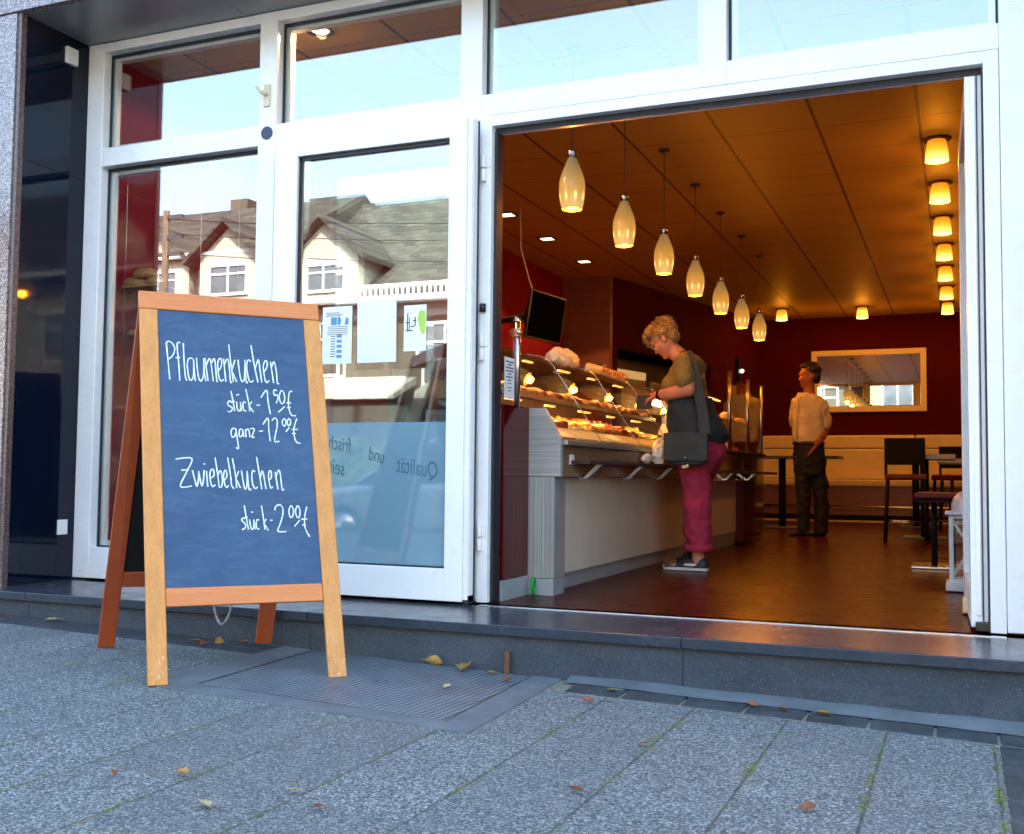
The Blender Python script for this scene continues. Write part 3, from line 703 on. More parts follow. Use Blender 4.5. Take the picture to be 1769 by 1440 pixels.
def cone():
    t = thing('ceiling_lamp', 'x', 'lamp', group='cone ceiling lamps')
    b = B(); b.lathe([(.055, 0), (.066, -.02), (.078, -.09), (.083, -.165), (.081, -.165), (.076, -.09), (.064, -.02), (.053, 0)], n=28); build('glass_shade', b, 'cone_glass', t, local=True)
    b = B(); b.lathe([(0, -.158), (.0815, -.158)], n=28); build('bulb_glow', b, 'lamp_mouth', t, local=True)
    b = B(); b.lathe([(0, 0), (.1, 0), (.102, -.006), (.095, -.012), (0, -.012)], n=28); build('flange', b, 'rust', t, local=True)
    return t
cn = cone()
CP = [(-.135, 8.32, 'nearest cone ceiling lamp in the row beside the right door leaf'), (-.135, 9.57, 'second nearest cone ceiling lamp of the right-hand row'), (-.135, 10.83, 'third nearest cone ceiling lamp of the right-hand row'),
      (-.135, 12.1, 'middle cone ceiling lamp of the right-hand row'), (-.14, 13.36, 'third farthest cone ceiling lamp of the right-hand row'), (-.145, 14.76, 'second farthest cone ceiling lamp of the right-hand row'),
      (-.145, 16.1, 'farthest cone ceiling lamp of the right-hand row, before the back wall'), (-1.29, 16.15, 'cone ceiling lamp above the mirror on the back wall'), (-2.41, 16.0, 'leftmost cone ceiling lamp, near the back wall left of the mirror')]
for i, (x, y, lb) in enumerate(CP):
    o = cn if i == 0 else dup(cn)
    o.location = (x, y, 3.299); o['label'] = lb
    light('cone_light', 'POINT', (x, y, 3.105), 1.25, WARM, .06)
for i, (x, y, lb) in enumerate([(-3.97, 9.3, 'nearest square downlight above the bakery counter staff side'), (-3.98, 10.4, 'middle square downlight in the ceiling behind the counter'), (-4.0, 11.66, 'farthest square downlight in the ceiling by the panelled wall')]):
    t = thing('square_downlight', lb, 'downlight', (x, y, 3.3), group='square downlights')
    b = B(); s_ = .085
    for q in ((-s_, s_, -s_, -s_ + .02), (-s_, s_, s_ - .02, s_), (-s_, -s_ + .02, -s_ + .02, s_ - .02), (s_ - .02, s_, -s_ + .02, s_ - .02)): b.box(x + q[0], x + q[1], y + q[2], y + q[3], 3.288, 3.299)
    build('trim', b, 'dark_steel', t)
    b = B(); b.box(x - .064, x + .064, y - .064, y + .064, 3.292, 3.298); build('diffuser', b, 'downlight_glow', t)
    light('downlight_light', 'SPOT', (x, y, 3.27), 9, (1, .5, .2), .05).data.spot_size = R(95)
t = thing('round_downlight', 'round recessed downlight glowing just inside the upper window', 'downlight', (-3.3, 5.02, 3.3))
b = B(); b.lathe([(.058, -.002), (.085, -.004), (.085, -.010), (.06, -.014), (.052, -.004)], (-3.3, 5.02, 3.3), 28); build('trim', b, 'steel', t)
b = B(); b.lathe([(0, -.003), (.053, -.003)], (-3.3, 5.02, 3.3), 28); build('diffuser', b, 'downlight_glow', t)
light('downlight_light', 'SPOT', (-3.3, 5.02, 3.28), 6, (1, .55, .25), .03).data.spot_size = R(165)

# ================================================================== COUNTER
CX = -1.93
ct = thing('bakery_counter', 'near bakery counter with curved glass case, striped end panel and beige front', 'counter', (-2.3, 6.8, .18))
def endp(y0, y1):
    P = [(-2.72, .80), (-2.72, 1.16), (-2.018, 1.16), (-1.925, 1.0), (-1.925, .80)]
    b = B(); b.prism([(x, y0, z) for x, z in P], [(x, y1, z) for x, z in P]); return b
build('end_panel', endp(5.25, 5.29), 'laminate_h', ct, bevel=.002)
b = B(); b.box(-2.6, -1.957, 5.252, 5.42, .27, .798); build('end_pillar', b, 'laminate_v', ct, bevel=.002)
b = B(); b.box(-2.6, -1.962, 5.256, 5.42, .181, .268); build('end_skirt', b, 'brushed_skirt', ct)
b = B(); b.box(-2.75, -1.932, 5.291, 8.45, .80, .965); build('front_band', b, 'counter_stripe', ct, bevel=.002)
b = B(); b.box(-2.75, -1.9, 5.291, 8.45, .967, .992); build('front_lip', b, 'tray_metal', ct, bevel=.003)
b = B(); b.box(-2.75, -2.02, 5.421, 8.4, .27, .798); build('front_panel', b, 'beige_panel', ct, bevel=.002)
b = B(); b.box(-2.75, -2.045, 5.421, 8.4, .181, .2685); build('skirt', b, 'brushed_skirt', ct)
b = B(); b.box(-1.9305, -1.82, 5.42, 8.4, .868, .888); lg = build('bag_ledge', b, 'shelf_dark', ct, bevel=.002)
for y in (5.62, 6.45, 7.2, 8.0):
    b = B(); b.prism([(-1.85, y, .867), (-1.82, y, .867), (-1.905, y, .79), (-1.93, y, .79)], [(-1.85, y + .022, .867), (-1.82, y + .022, .867), (-1.905, y + .022, .79), (-1.93, y + .022, .79)])
    b.box(-1.93, -1.925, y - .05, y + .02, .785, .795); build('bracket', b, 'dull_metal', lg)
b = B(); b.box(-1.9318, -1.9265, 5.41, 5.475, .865, .918); build('price_tag', b, 'white_plastic', ct, bevel=.001)
# curved glass: profile swept along Y in panels
def prof(n=14):
    P = [(-1.945, .995), (-2.26, 1.46)]
    for k in range(1, 8):
        a = R(56) * (1 - k / 8); P.append((-2.26 - .17 * (math.sin(R(56)) - math.sin(a)) * .9 - .0, 1.46 + .16 * (math.cos(a) - math.cos(R(56)))))
    P.append((-2.52, 1.545)); return P
PR = prof()
def sweep(y0, y1, th):
    v = []; 
    for x, z in PR: v += [(x, y0, z), (x, y1, z)]
    for x, z in PR: v += [(x - th * .8, y0, z - th * .55), (x - th * .8, y1, z - th * .55)]
    n = len(PR); f = [(2 * i, 2 * i + 1, 2 * i + 3, 2 * i + 2) for i in range(n - 1)] + [(2 * n + 2 * i, 2 * n + 2 * i + 2, 2 * n + 2 * i + 3, 2 * n + 2 * i + 1) for i in range(n - 1)]
    b = B(); b.add(v, f, True); return b
YS = [5.27, 6.02, 6.86, 7.72, 8.44]
for a, c in zip(YS[:-1], YS[1:]):
    gp_ = build('glass_panel', sweep(a + .003, c - .003, .006), 'case_glass', ct)
    b = B(); b.tube([(x + .004, c, z + .002) for x, z in PR], .0028, 6); build('seam', b, 'steel', gp_)
b = B(); b.box(-2.95, -2.5, 5.29, 8.44, 1.535, 1.56); build('top_deck', b, 'shelf_dark', ct, bevel=.003)
b = B(); b.box(-2.75, -1.95, 5.30, 8.43, .993, 1.005); build('display_floor', b, 'tray_metal', ct)
b = B(); b.prism([(-2.75, 5.30, 1.36), (-2.28, 5.30, 1.24), (-2.28, 8.43, 1.24), (-2.75, 8.43, 1.36)], [(-2.75, 5.30, 1.372), (-2.28, 5.30, 1.255), (-2.28, 8.43, 1.255), (-2.75, 8.43, 1.372)]); us = build('glass_shelf', b, 'shelf_dark', ct, bevel=.002)
b = B(); b.box(-2.285, -2.275, 5.30, 8.43, 1.248, 1.278); build('shelf_trim', b, 'steel', us)
b = B(); b.box(-2.98, -2.95, 5.29, 8.44, .2, 1.53); build('back_board', b, 'shelf_dark', ct)
for z, x, n_ in ((1.515, -2.47, 5), (1.238, -2.32, 5)):
    for k in range(n_):
        y = 5.45 + k * .62
        b = B(); b.box(x - .012, x + .012, y, y + (.13 if k % 2 else .2), z - .01, z); build('tube_light', b, 'case_tube', ct)
light('case_light', 'AREA', (-2.45, 6.9, 1.50), 2.4, (1, .5, .14), rot=(0, R(22), 0), sx=.06, sy=3.0)
light('case_light', 'AREA', (-2.31, 6.9, 1.225), 2.6, (1, .54, .16), rot=(0, R(30), 0), sx=.05, sy=3.0)
# red glossy side screen at the entrance with glass, pole and notice
sc = thing('entrance_screen', 'glossy dark red side screen with glass top and steel pole at the near counter end', 'screen', (-2.1, 5.0, .18))
b = B(); b.box(-2.118, -2.102, 4.91, 5.249, .283, 1.16); build('red_panel', b, 'red_gloss', sc, bevel=.001)
b = B(); b.box(-2.116, -2.1005, 4.91, 5.249, .181, .282); build('skirt', b, 'brushed_skirt', sc)
b = B(); b.box(-2.112, -2.106, 4.90, 5.07, 1.162, 1.62); build('glass_pane', b, 'clear_glass', sc)
b = B(); b.tube([(-2.105, 5.085, 1.15), (-2.105, 5.085, 1.622)], .0155, 18); b.lathe([(0, 1.622), (.017, 1.622), (.017, 1.60)], (-2.105, 5.085, 0), 18); pl = build('steel_pole', b, 'steel', sc)
b = B(); b.ball((-2.09, 5.068, 1.54), .014, 14, 10); b.box(-2.115, -2.085, 5.066, 5.084, 1.52, 1.56); build('glass_clamp', b, 'steel', pl)
t = thing('notice', 'white printed notice on the glass beside the steel pole inside the entrance', 'notice', (-2.095, 4.98, 1.19))
b = B(); b.box(-2.1045, -2.1035, 4.915, 5.045, 1.19, 1.40); build('sheet', b, 'paper', t)
b = B(); random.seed(5)
for k, wd in enumerate((.1, .045, .1, .1, .04, .085, .045, .055, .055, .045)):
    z = 1.375 - k * .0155 - (0.006 if k > 7 else 0); b.box(-2.1034, -2.103, 4.98 - wd / 2, 4.98 + wd / 2, z, z + (.0065 if k < 7 else .004))
build('writing', b, 'ink', t)
b = B(); b.tube([(-2.085, 5.275 + .022 * math.cos(a), .232 + .04 * math.sin(a)) for a in [2 * PI * k / 24 for k in range(25)]], .009, 8, cap=False)
for q in b.v: pass
o = build('green_ring', b, 'green_ring', None); o.location = (.035, -.075, 0); tag(o, 'small green ring hanging at the skirt of the counter end', 'ring')
# ---- goods in the case
random.seed(11)
def bun(kind, loc, s=1, rz=None):
    b = B(); rz = random.uniform(0, 6) if rz is None else rz
    if kind == 'bun': b.ball((0, 0, .022), (.048, .04, .027), 12, 7)
    elif kind == 'loaf': b.loft([((x, 0, .03), 0, 0) for x in ()] or [((0, 0, 0), .1, .045), ((0, 0, .03), .11, .052), ((0, 0, .06), .09, .04), ((0, 0, .075), .05, .02)], 16)
    elif kind == 'croissant':
        pts = [(.05 * math.cos(a), .045 * math.sin(a), .018) for a in [PI * k / 8 for k in range(9)]]; b.tube(pts, [.006, .013, .02, .024, .027, .024, .02, .013, .006], 10)
    elif kind == 'cake': b.box(-.05, .05, -.03, .03, 0, .045)
    elif kind == 'tart': b.lathe([(0, 0), (.04, 0), (.05, .02), (.042, .024), (0, .03)], n=16)
    return b
proto = {}
def goods(kind, mat, name, label, cat, grp, loc, s=1):
    key = (kind, mat)
    if key not in proto:
        o = build(name, bun(kind, loc), mat, None, local=True, bevel=.004 if kind == 'cake' else 0); proto[key] = o
    else:
        o = proto[key].copy(); C.objects.link(o)
    o.location = loc; o.rotation_euler = (random.uniform(-.08, .08), random.uniform(-.08, .08), random.uniform(0, 6.28)); o.scale = (s, s, s * random.uniform(.9, 1.1))
    tag(o, label, cat, grp); return o
# lower display: trays in front, pastries behind
for k in range(8):
    y = 5.36 + k * .385
    t = thing('display_tray', ('metal tray of pastries at the glass, ' + ['first', 'second', 'third', 'fourth', 'fifth', 'sixth', 'seventh', 'last'][k] + ' from the near counter end'), 'tray', (-2.12, y + .17, 1.006), group='trays in the near counter')
    b = B(); b.prism([(-2.16, y + .01, 1.065), (-2.0, y + .01, 1.006), (-2.0, y + .35, 1.006), (-2.16, y + .35, 1.065)], [(-2.16, y + .01, 1.087), (-2.0, y + .01, 1.02), (-2.0, y + .35, 1.02), (-2.16, y + .35, 1.087)]); build('price_board', b, 'parchment' if k % 3 else 'tray_metal', t, bevel=.002)
    b = B(); b.prism([(-2.7, y, 1.20), (-2.17, y, 1.035), (-2.17, y + .36, 1.035), (-2.7, y + .36, 1.20)], [(-2.7, y, 1.225), (-2.17, y, 1.06), (-2.17, y + .36, 1.06), (-2.7, y + .36, 1.225)]); build('tray_base', b, 'tray_metal', t, bevel=.003)
    kd, mt, nm, lb, ct_ = [('bun', 'bun_crust', 'bread_roll', 'golden bread rolls', 'roll'), ('cake', 'cake_red', 'cake_slice', 'dark red glazed cake slices', 'cake'), ('tart', 'cream_icing', 'tartlet', 'cream topped tartlets', 'tart'), ('croissant', 'bun_crust', 'croissant', 'golden brown croissants', 'croissant')][k % 4]
    for i in range(3):
        for j in range(4):
            goods(kd, mt, nm, lb[:-1] + ' heaped on a metal tray low in the near counter', ct_, lb + ' in the near counter', (-2.235 - i * .12, y + .045 + j * .088, 1.081 + i * .0374), random.uniform(.95, 1.2))
# upper shelf
for k in range(32):
    y = 5.38 + k * .095
    kd, mt, nm, lb, ct_ = random.choice([('bun', 'bun_crust', 'bread_roll', 'golden bread roll on the upper shelf of the near counter', 'roll'), ('croissant', 'bun_crust', 'croissant', 'croissant on the upper shelf of the near counter', 'croissant'), ('bun', 'pastry_dark', 'glazed_bun', 'dark glazed bun on the upper shelf of the near counter', 'bun'), ('loaf', 'bread_crust', 'bread_loaf', 'small crusty loaf on the upper shelf of the near counter', 'bread')])
    for r_ in range(2):
        goods(kd, mt, nm, lb, ct_, lb.split(' on ')[0] + 's on the upper shelf', (-2.35 - r_ * .13, y, 1.272 + r_ * .035), random.uniform(.9, 1.15) * (.6 if kd == 'loaf' else 1))
# price cards hanging in the case (pale blue sheets)
for k, (y, z, x, wd, h_) in enumerate([(6.35, 1.10, -2.5, .42, .1), (7.1, 1.10, -2.5, .2, .09), (6.55, 1.325, -2.5, .24, .035)]):
    b = B(); b.box(x, x + .006, y, y + wd, z, z + h_); tag(build('price_card', b, 'house_pane', None), ['large pale card standing among the pastries low in the case', 'small pale card low in the case near the customer', 'narrow pale card on the upper shelf of the case'][k], 'card')
# ---- second counter
c2 = thing('far_counter', 'far counter with steel poles, brown front and dark red end panel', 'counter', (-2.2, 9.9, .18))
b = B(); b.box(-2.7, -1.97, 8.7, 10.2, .30, .785); build('front_panel', b, 'beige_panel', c2, bevel=.002)
b = B(); b.box(-2.7, -1.98, 8.7, 10.2, .181, .299); build('skirt', b, 'brushed_skirt', c2)
b = B(); b.box(-2.72, -1.90, 8.68, 10.2, .787, 1.02); build('front_band', b, 'red_gloss', c2, bevel=.002)
b = B(); b.box(-2.72, -1.895, 10.202, 11.3, .20, 1.03); build('red_panel', b, 'red_gloss', c2, bevel=.002)
b = B(); b.box(-2.74, -1.87, 8.68, 11.32, 1.032, 1.052); build('counter_top', b, 'shelf_dark', c2, bevel=.002)
b = B(); b.box(-1.893, -1.80, 8.9, 11.6, .845, .868); lg = build('bag_ledge', b, 'shelf_dark', c2, bevel=.002)
for y in (9.3, 10.35):
    b = B(); b.prism([(-1.84, y, .845), (-1.81, y, .845), (-1.88, y, .785), (-1.9, y, .785)], [(-1.84, y + .03, .845), (-1.81, y + .03, .845), (-1.88, y + .03, .785), (-1.9, y + .03, .785)]); b.box(-1.9, -1.894, y - .5, y, .78, .795); build('bracket', b, 'steel', lg)
b = B(); b.box(-1.894, -1.888, 9.05, 9.12, .895, .94); build('price_tag', b, 'white_plastic', c2)
for y in (9.55, 10.43, 11.2):
    b = B(); b.tube([(-1.9, y, 1.05), (-1.9, y, 1.76)], .017, 14); build('steel_pole', b, 'steel', c2)
for a, c in ((8.72, 9.53), (9.57, 10.41), (10.45, 11.18)):
    b = B(); b.box(-1.903, -1.897, a, c, 1.06, 1.70); build('glass_pane', b, 'clear_glass', c2)
b = B(); b.box(-2.7, -1.95, 8.75, 11.2, 1.32, 1.335); b.box(-2.7, -2.66, 8.75, 11.2, 1.05, 1.6); build('shelf', b, 'shelf_dark', c2)
b = B(); b.box(-2.32, -2.30, 8.8, 11.1, 1.595, 1.61); build('tube_light', b, 'case_tube', c2)
light('case_light', 'AREA', (-2.2, 9.95, 1.59), 1.8, (1, .6, .22), rot=(0, R(20), 0), sx=.06, sy=2.3)
light('case_light', 'AREA', (-2.2, 9.95, 1.31), 1.3, (1, .6, .22), rot=(0, R(20), 0), sx=.06, sy=2.3)
for k in range(26):
    y = 8.85 + (k // 2) * .185; z = 1.053 if k % 2 else 1.336
    kd, mt, nm, lb, ct_ = random.choice([('loaf', 'bread_crust', 'bread_loaf', 'crusty loaf', 'bread'), ('bun', 'bun_crust', 'bread_roll', 'golden bread roll', 'roll'), ('cake', 'cake_red', 'cake_slice', 'red cake slice', 'cake'), ('loaf', 'bun_crust', 'bread_loaf', 'pale golden loaf', 'bread')])
    goods(kd, mt, nm, lb + ' in the lit case of the far counter', ct_, lb + 's in the far counter', (-2.12 - (k % 3) * .09, y, z), random.uniform(1.1, 1.5))
b = B(); b.box(-2.02, -2.0, 9.25, 9.5, 1.054, 1.22); tag(build('carton', b, 'parchment', None, bevel=.003), 'beige carton standing at the near end of the far counter', 'carton')
# bags on the counter
random.seed(21)
def crumple(b, amp, sc):
    from mathutils import noise as nz
    b.v = [tuple(Vector(q) + Vector(nz.noise_vector(Vector(q) * sc)) * amp) for q in b.v]; return b
b = B(); b.ball((0, 0, .065), (.11, .2, .085), 24, 14); b.ball((.0, -.14, .075), (.07, .06, .06), 16, 10); b.ball((0, -.1, .11), (.05, .05, .045), 14, 8)
r = remesh(b, .012, 3); r = crumple(crumple(r, .02, 14), .012, 34); o = build('paper_bag', r, 'paper_bag', None, local=True); o.location = (-2.58, 7.05, 1.545)
tag(o, 'crumpled white paper bag with a red print lying on top of the glass case', 'bag')
b = B(); b.ball((-.02, -.05, .137), (.035, .07, .022), 12, 8); build('print', crumple(b, .012, 20), 'red_box', o, local=True)
b = B(); b.loft([((0, 0, z), .06 * s1, .5 * s2) for z, s1, s2 in ((0, .6, .96), (.02, 1, 1), (.06, 1, .99), (.085, .6, .96), (.092, .2, .9))], 32)
o = build('baguette_bag', crumple(b, .01, 9), 'paper_bag', None, local=True); o.location = (-2.56, 8.02, 1.562); tag(o, 'long flat paper bag with upside-down lettering on top of the glass case', 'bag')
Mx = Matrix.Translation((.064, .05, .075)) @ Matrix.Rotation(R(90), 4, 'Z') @ Matrix.Rotation(R(90), 4, 'X') @ Matrix.Rotation(R(180), 4, 'Z')
build('lettering', textmesh('Tradition Haus', .1, Mx, .0008, 'CENTER', 1.15), 'red_box', o, local=True)
b = B(); b.ball((0, 0, .06), (.045, .06, .075), 18, 12); b.ball((0, .02, .13), (.02, .025, .03), 10, 8)
r = remesh(b, .008, 2); r = crumple(crumple(r, .02, 16), .008, 45); r.v = [(x, y, max(z, 0)) for x, y, z in r.v]
r.tube([(0, -.01, .13), (.01, -.015, .17), (.035, -.01, .178), (.04, .02, .15), (.03, .03, .125)], .005, 6)
o = build('plastic_bag', r, 'plastic_bag', None, local=True); o.location = (-1.862, 6.98, .892); tag(o, 'knotted white plastic bag on the ledge beside the woman', 'bag')
b = B(); b.ball((0, 0, .03), (.03, .09, .035), 16, 10); r = crumple(b, .012, 30); r.v = [(x, y, max(z, 0)) for x, y, z in r.v]; o = build('paper_bag', r, 'paper_bag', None, local=True); o.location = (-1.87, 6.72, .889); tag(o, 'flat cream paper bag on the ledge beside the knotted bag', 'bag')
# terminal on the counter, tv, ovens
t = thing('card_terminal', 'small black terminal with a glowing blue screen behind the long paper bag', 'terminal', (-2.7, 8.35, 1.56))
b = B(); b.box(-2.74, -2.68, 8.28, 8.40, 1.561, 1.72); build('case', b, 'black_plastic', t, bevel=.004)
b = B(); b.box(-2.679, -2.676, 8.30, 8.38, 1.645, 1.70); b.box(-2.76, -2.74, 8.2, 8.3, 1.6, 1.61); build('display', b, 'tiny_screen', t)
t = thing('television', 'black flat television tilted on the wall behind the counter', 'television', (-3.35, 9.1, 1.9))
Mt = Matrix.Translation((-3.50, 9.15, 2.26)) @ Matrix.Rotation(R(-8), 4, 'Z') @ Matrix.Rotation(R(9), 4, 'Y') @ Matrix.Diagonal((1, .78, .85, 1))
b = B(); b.box(-.03, .0, -.42, .42, -.26, .26, Mt); build('case', b, 'black_plastic', t, bevel=.006)
b = B(); b.box(.001, .003, -.4, .4, -.235, .24, Mt); build('display', b, 'screen', t)
b = B(); b.box(-.2, -.031, -.08, .08, -.1, .1, Mt); b.tube([Mt @ Vector((-.2, 0, 0)), (-4.6, 9.3, 2.2)], .03, 8); build('bracket', b, 'black_matte', t)
b = B(); b.tube([Mt @ Vector((-.05, -.3, .25)), (-3.6, 8.95, 2.6), (-3.72, 9.05, 2.9), (-3.75, 9.1, 3.298)], .006, 6); build('cable', b, 'white_plastic', t)
ov = thing('oven_rack', 'dark oven rack with pale shelves in the niche of the back wall', 'oven', tuple(Md @ Vector((1.4, .4, .18))))
b = B(); b.box(.2, 2.7, .3, .74, .18, 2.36, Md); build('case', b, 'black_plastic', ov, bevel=.006)
for k, z in enumerate((1.05, 1.35, 1.65, 1.95)):
    b = B(); b.box(.3, 1.3, .26, .298, z, z + .16, Md); b.box(1.45, 2.6, .26, .298, z + .02, z + .15, Md); build('tray_front', b, 'tray_metal' if k % 2 else 'brushed_skirt', ov, bevel=.004)
b = B(); b.box(.3, 1.2, .2, .25, 2.1, 2.2, Md); build('grille', b, 'oven_light', ov)
w_ = thing('wall_sconce', 'small dark wall fitting with a tiny white light left of the mirror', 'sconce', (-2.95, 16.5, 2.2))
b = B(); b.box(.0, .1, -.03, 0, 2.25, 2.62, Matrix.Translation((-3.1, 16.15, 0)) @ Matrix.Rotation(R(76), 4, 'Z')); build('back_plate', b, 'black_plastic', w_)
b = B(); b.ball((-3.03, 16.2, 2.42), .03, 10, 8); build('bulb', b, 'downlight_glow', w_)

# ================================================================== SEATING AREA
BY = 17.08
mr = thing('wall_mirror', 'wide mirror in a gold frame on the dark red back wall', 'mirror', (-1.3, BY, 1.83))
x0, x1, z0, z1 = -2.12, -.455, 1.83, 2.78; fw = .085
b = B(); b.box(x0, x1, BY - .04, BY - .001, z1 - fw, z1); b.box(x0, x1, BY - .04, BY - .001, z0, z0 + fw); b.box(x0, x0 + fw, BY - .039, BY - .002, z0 + fw, z1 - fw); b.box(x1 - fw, x1, BY - .039, BY - .002, z0 + fw, z1 - fw)
build('frame', b, 'bench_cream', mr, bevel=.006)
m_, nt, bb = newmat('mirror_glass'); bb.inputs['Metallic'].default_value = 1; bb.inputs['Roughness'].default_value = .01; bb.inputs['Base Color'].default_value = (.85, .85, .84, 1)
b = B(); b.box(x0 + fw - .01, x1 - fw + .01, BY - .02, BY - .005, z0 + fw - .01, z1 - fw + .01); build('mirror_glass', b, 'mirror_glass', mr)
bn = thing('bench', 'long cream upholstered bench along the back wall with a steel foot rail', 'bench', (-1, 16.8, .18))
xs = [-2.9, -1.98, -.62, .7, 1.97]
for a, c in zip(xs[:-1], xs[1:]):
    b = B(); b.box(a + .006, c - .006, BY - .16, BY - .002, 1.27, 1.47); b.box(a + .006, c - .006, BY - .17, BY - .002, .80, 1.262); build('backrest', b, 'bench_cream', bn, bevel=.02)
    b = B(); b.box(a + .006, c - .006, BY - .55, BY - .172, .70, .80); build('seat', b, 'bench_cream', bn, bevel=.02)
b = B(); b.box(-2.9, 1.97, BY - .52, BY - .1, .28, .698); build('bench_base', b, 'slat_wood', bn); b = B(); b.box(-2.9, 1.97, BY - .48, BY - .1, .181, .279); build('plinth', b, 'black_matte', bn)
b = B(); b.tube([(-2.9, BY - .64, .40), (1.9, BY - .64, .40)], .022, 10); build('foot_rail', b, 'steel', bn)
b = B(); b.box(-2.9, 1.97, BY - .70, BY - .49, .1805, .20); tag(build('floor_reflection', b, 'bench_cream', None), 'low pale strip drawn as a gold reflection on the floor before the bench', 'strip')  # cream strip added for a gold reflection in the floor
light('bench_fill', 'AREA', (-.8, 15.9, 3.25), 3, (1, .5, .14), sx=3, sy=.5)  # added fill over the bench, no lamp fitting belongs to it
def bistro(x, y, w, d, ztop, label, top='table_top', base=.22, grp='bistro tables'):
    t = thing('bistro_table', label, 'table', (x, y, .18), group=grp)
    b = B(); b.box(x - w / 2, x + w / 2, y - d / 2, y + d / 2, ztop - (.055 if top == 'pale_table' else .03), ztop); build('table_top', b, top, t, bevel=.006)
    b = B(); b.tube([(x, y, .2), (x, y, ztop - .03)], .045, 14); build('column', b, 'black_matte', t)
    b = B(); b.box(x - base, x + base, y - base, y + base, .182, .20); build('base_plate', b, 'dark_steel', t, bevel=.004)
    return t
bistro(-2.11, 14.0, 1.45, .7, 1.09, 'long dark table on a black column left behind the standing man', base=.3)
bistro(-.36, 12.3, .62, .62, 1.075, 'small pale topped table among the dark chairs, nearest to the man', 'pale_table')
bistro(-.55, 15.1, .75, .6, 1.12, 'farther pale topped table before the cream bench', 'pale_table')
bistro(.1, 13.6, .7, .7, 1.05, 'pale topped table half hidden behind the right door leaf', 'pale_table')
def chair(x, y, rz, label, seat='dark_seat_red', sz=.86):
    t = thing('bar_chair', label, 'chair', (x, y, .18), rz, 'high chairs with dark frames')
    b = B(); b.box(-.2, .2, -.2, .2, sz - .06 - .18, sz - .18); build('seat', b, seat, t, local=True, bevel=.02)
    b = B(); Mb = Matrix.Translation((0, -.2, sz - .18)) @ Matrix.Rotation(R(8), 4, 'X'); b.box(-.2, .2, -.02, .02, .1, .38, Mb); build('backrest', b, 'black_matte', t, local=True, bevel=.012)
    b = B(); b.box(-.2, -.17, -.016, .016, -.02, .12, Mb); b.box(.17, .2, -.016, .016, -.02, .12, Mb); build('back_post', b, 'black_matte', t, local=True)
    for sx in (-1, 1):
        for sy in (-1, 1):
            b = B(); b.tube([(sx * .17, sy * .17, sz - .24), (sx * .2, sy * .2, 0.002)], .018, 8); build('leg', b, 'black_matte', t, local=True)
    b = B()
    for sx in (-1, 1): b.tube([(sx * .19, -.19, .2), (sx * .19, .19, .2)], .01, 6)
    for sy in (-1, 1): b.tube([(-.19, sy * .19, .2), (.19, sy * .19, .2)], .01, 6)
    build('foot_ring', b, 'steel', t, local=True)
    return t
chair(-.52, 11.6, R(184), 'high chair with red seat at the nearest pale topped table, left one of the chairs')
chair(-.02, 12.0, R(120), 'dark high chair right of the nearest pale topped table')
chair(-.05, 14.6, R(182), 'dark high chair farther back behind the pale tables')
# red stool near the entrance
t = thing('bar_stool', 'bar stool with red padded seat on a black column near the right door leaf', 'stool', (-.13, 8.25, .18))
b = B(); b.box(-.31, .08, 8.05, 8.45, .665, .715); build('seat', b, 'dark_seat_red', t, bevel=.02)
b = B(); b.box(-.30, .07, 8.06, 8.44, .645, .664); build('seat_pan', b, 'black_matte', t)
for dx in (-.06, .06):
    b = B(); b.tube([(-.12 + dx, 8.25, .2), (-.12 + dx, 8.25, .645)], .022, 10); build('leg', b, 'black_matte', t)
b = B(); b.box(-.33, .1, 8.05, 8.45, .184, .2); build('base_plate', b, 'steel', t, bevel=.003)
# lantern
LX, LY = .05, 6.6; hw = .105
t = thing('lantern', 'white wooden lantern with domed metal lid standing by the right door leaf', 'lantern', (LX, LY, .186))
b = B()
for sx in (-1, 1):
    for sy in (-1, 1): b.box(LX + sx * hw - .011, LX + sx * hw + .011, LY + sy * hw - .011, LY + sy * hw + .011, .232, .605)
for z in (.232, .59):
    for s_ in (-1, 1): b.box(LX - hw, LX + hw, LY + s_ * hw - .009, LY + s_ * hw + .009, z, z + .018); b.box(LX + s_ * hw - .009, LX + s_ * hw + .009, LY - hw, LY + hw, z, z + .018)
build('frame', b, 'lantern_paint', t)
b = B()
for s_ in (-1, 1):
    b.tube([(LX - hw, LY + s_ * hw, .25), (LX + hw, LY + s_ * hw, .59)], .007, 6); b.tube([(LX + hw, LY + s_ * hw, .25), (LX - hw, LY + s_ * hw, .59)], .007, 6)
    b.tube([(LX + s_ * hw, LY - hw, .25), (LX + s_ * hw, LY + hw, .59)], .007, 6); b.tube([(LX + s_ * hw, LY + hw, .25), (LX + s_ * hw, LY - hw, .59)], .007, 6)
build('cross_bars', b, 'lantern_paint', t)
b = B(); b.box(LX - hw + .004, LX + hw - .004, LY - hw + .002, LY - hw + .004, .25, .59); b.box(LX - hw + .002, LX - hw + .004, LY - hw + .004, LY + hw - .004, .25, .59); build('glass', b, 'clear_glass', t)
b = B(); b.box(LX - .135, LX + .135, LY - .135, LY + .135, .187, .231); build('foot', b, 'lantern_paint', t, bevel=.006)
b = B(); b.box(LX - .135, LX + .135, LY - .135, LY + .135, .609, .626); build('lid_plate', b, 'lantern_paint', t, bevel=.003)
b = B(); b.lathe([(.105, .626), (.103, .67), (.09, .705), (.06, .735), (.02, .75), (0, .751)], (LX, LY, 0), 24); b.ball((LX, LY, .76), .014, 10, 8); build('dome', b, 'dull_metal', t)
b = B(); b.tube([(LX, LY, .231), (LX, LY, .38)], .032, 14); build('candle', b, 'cream_icing', t)
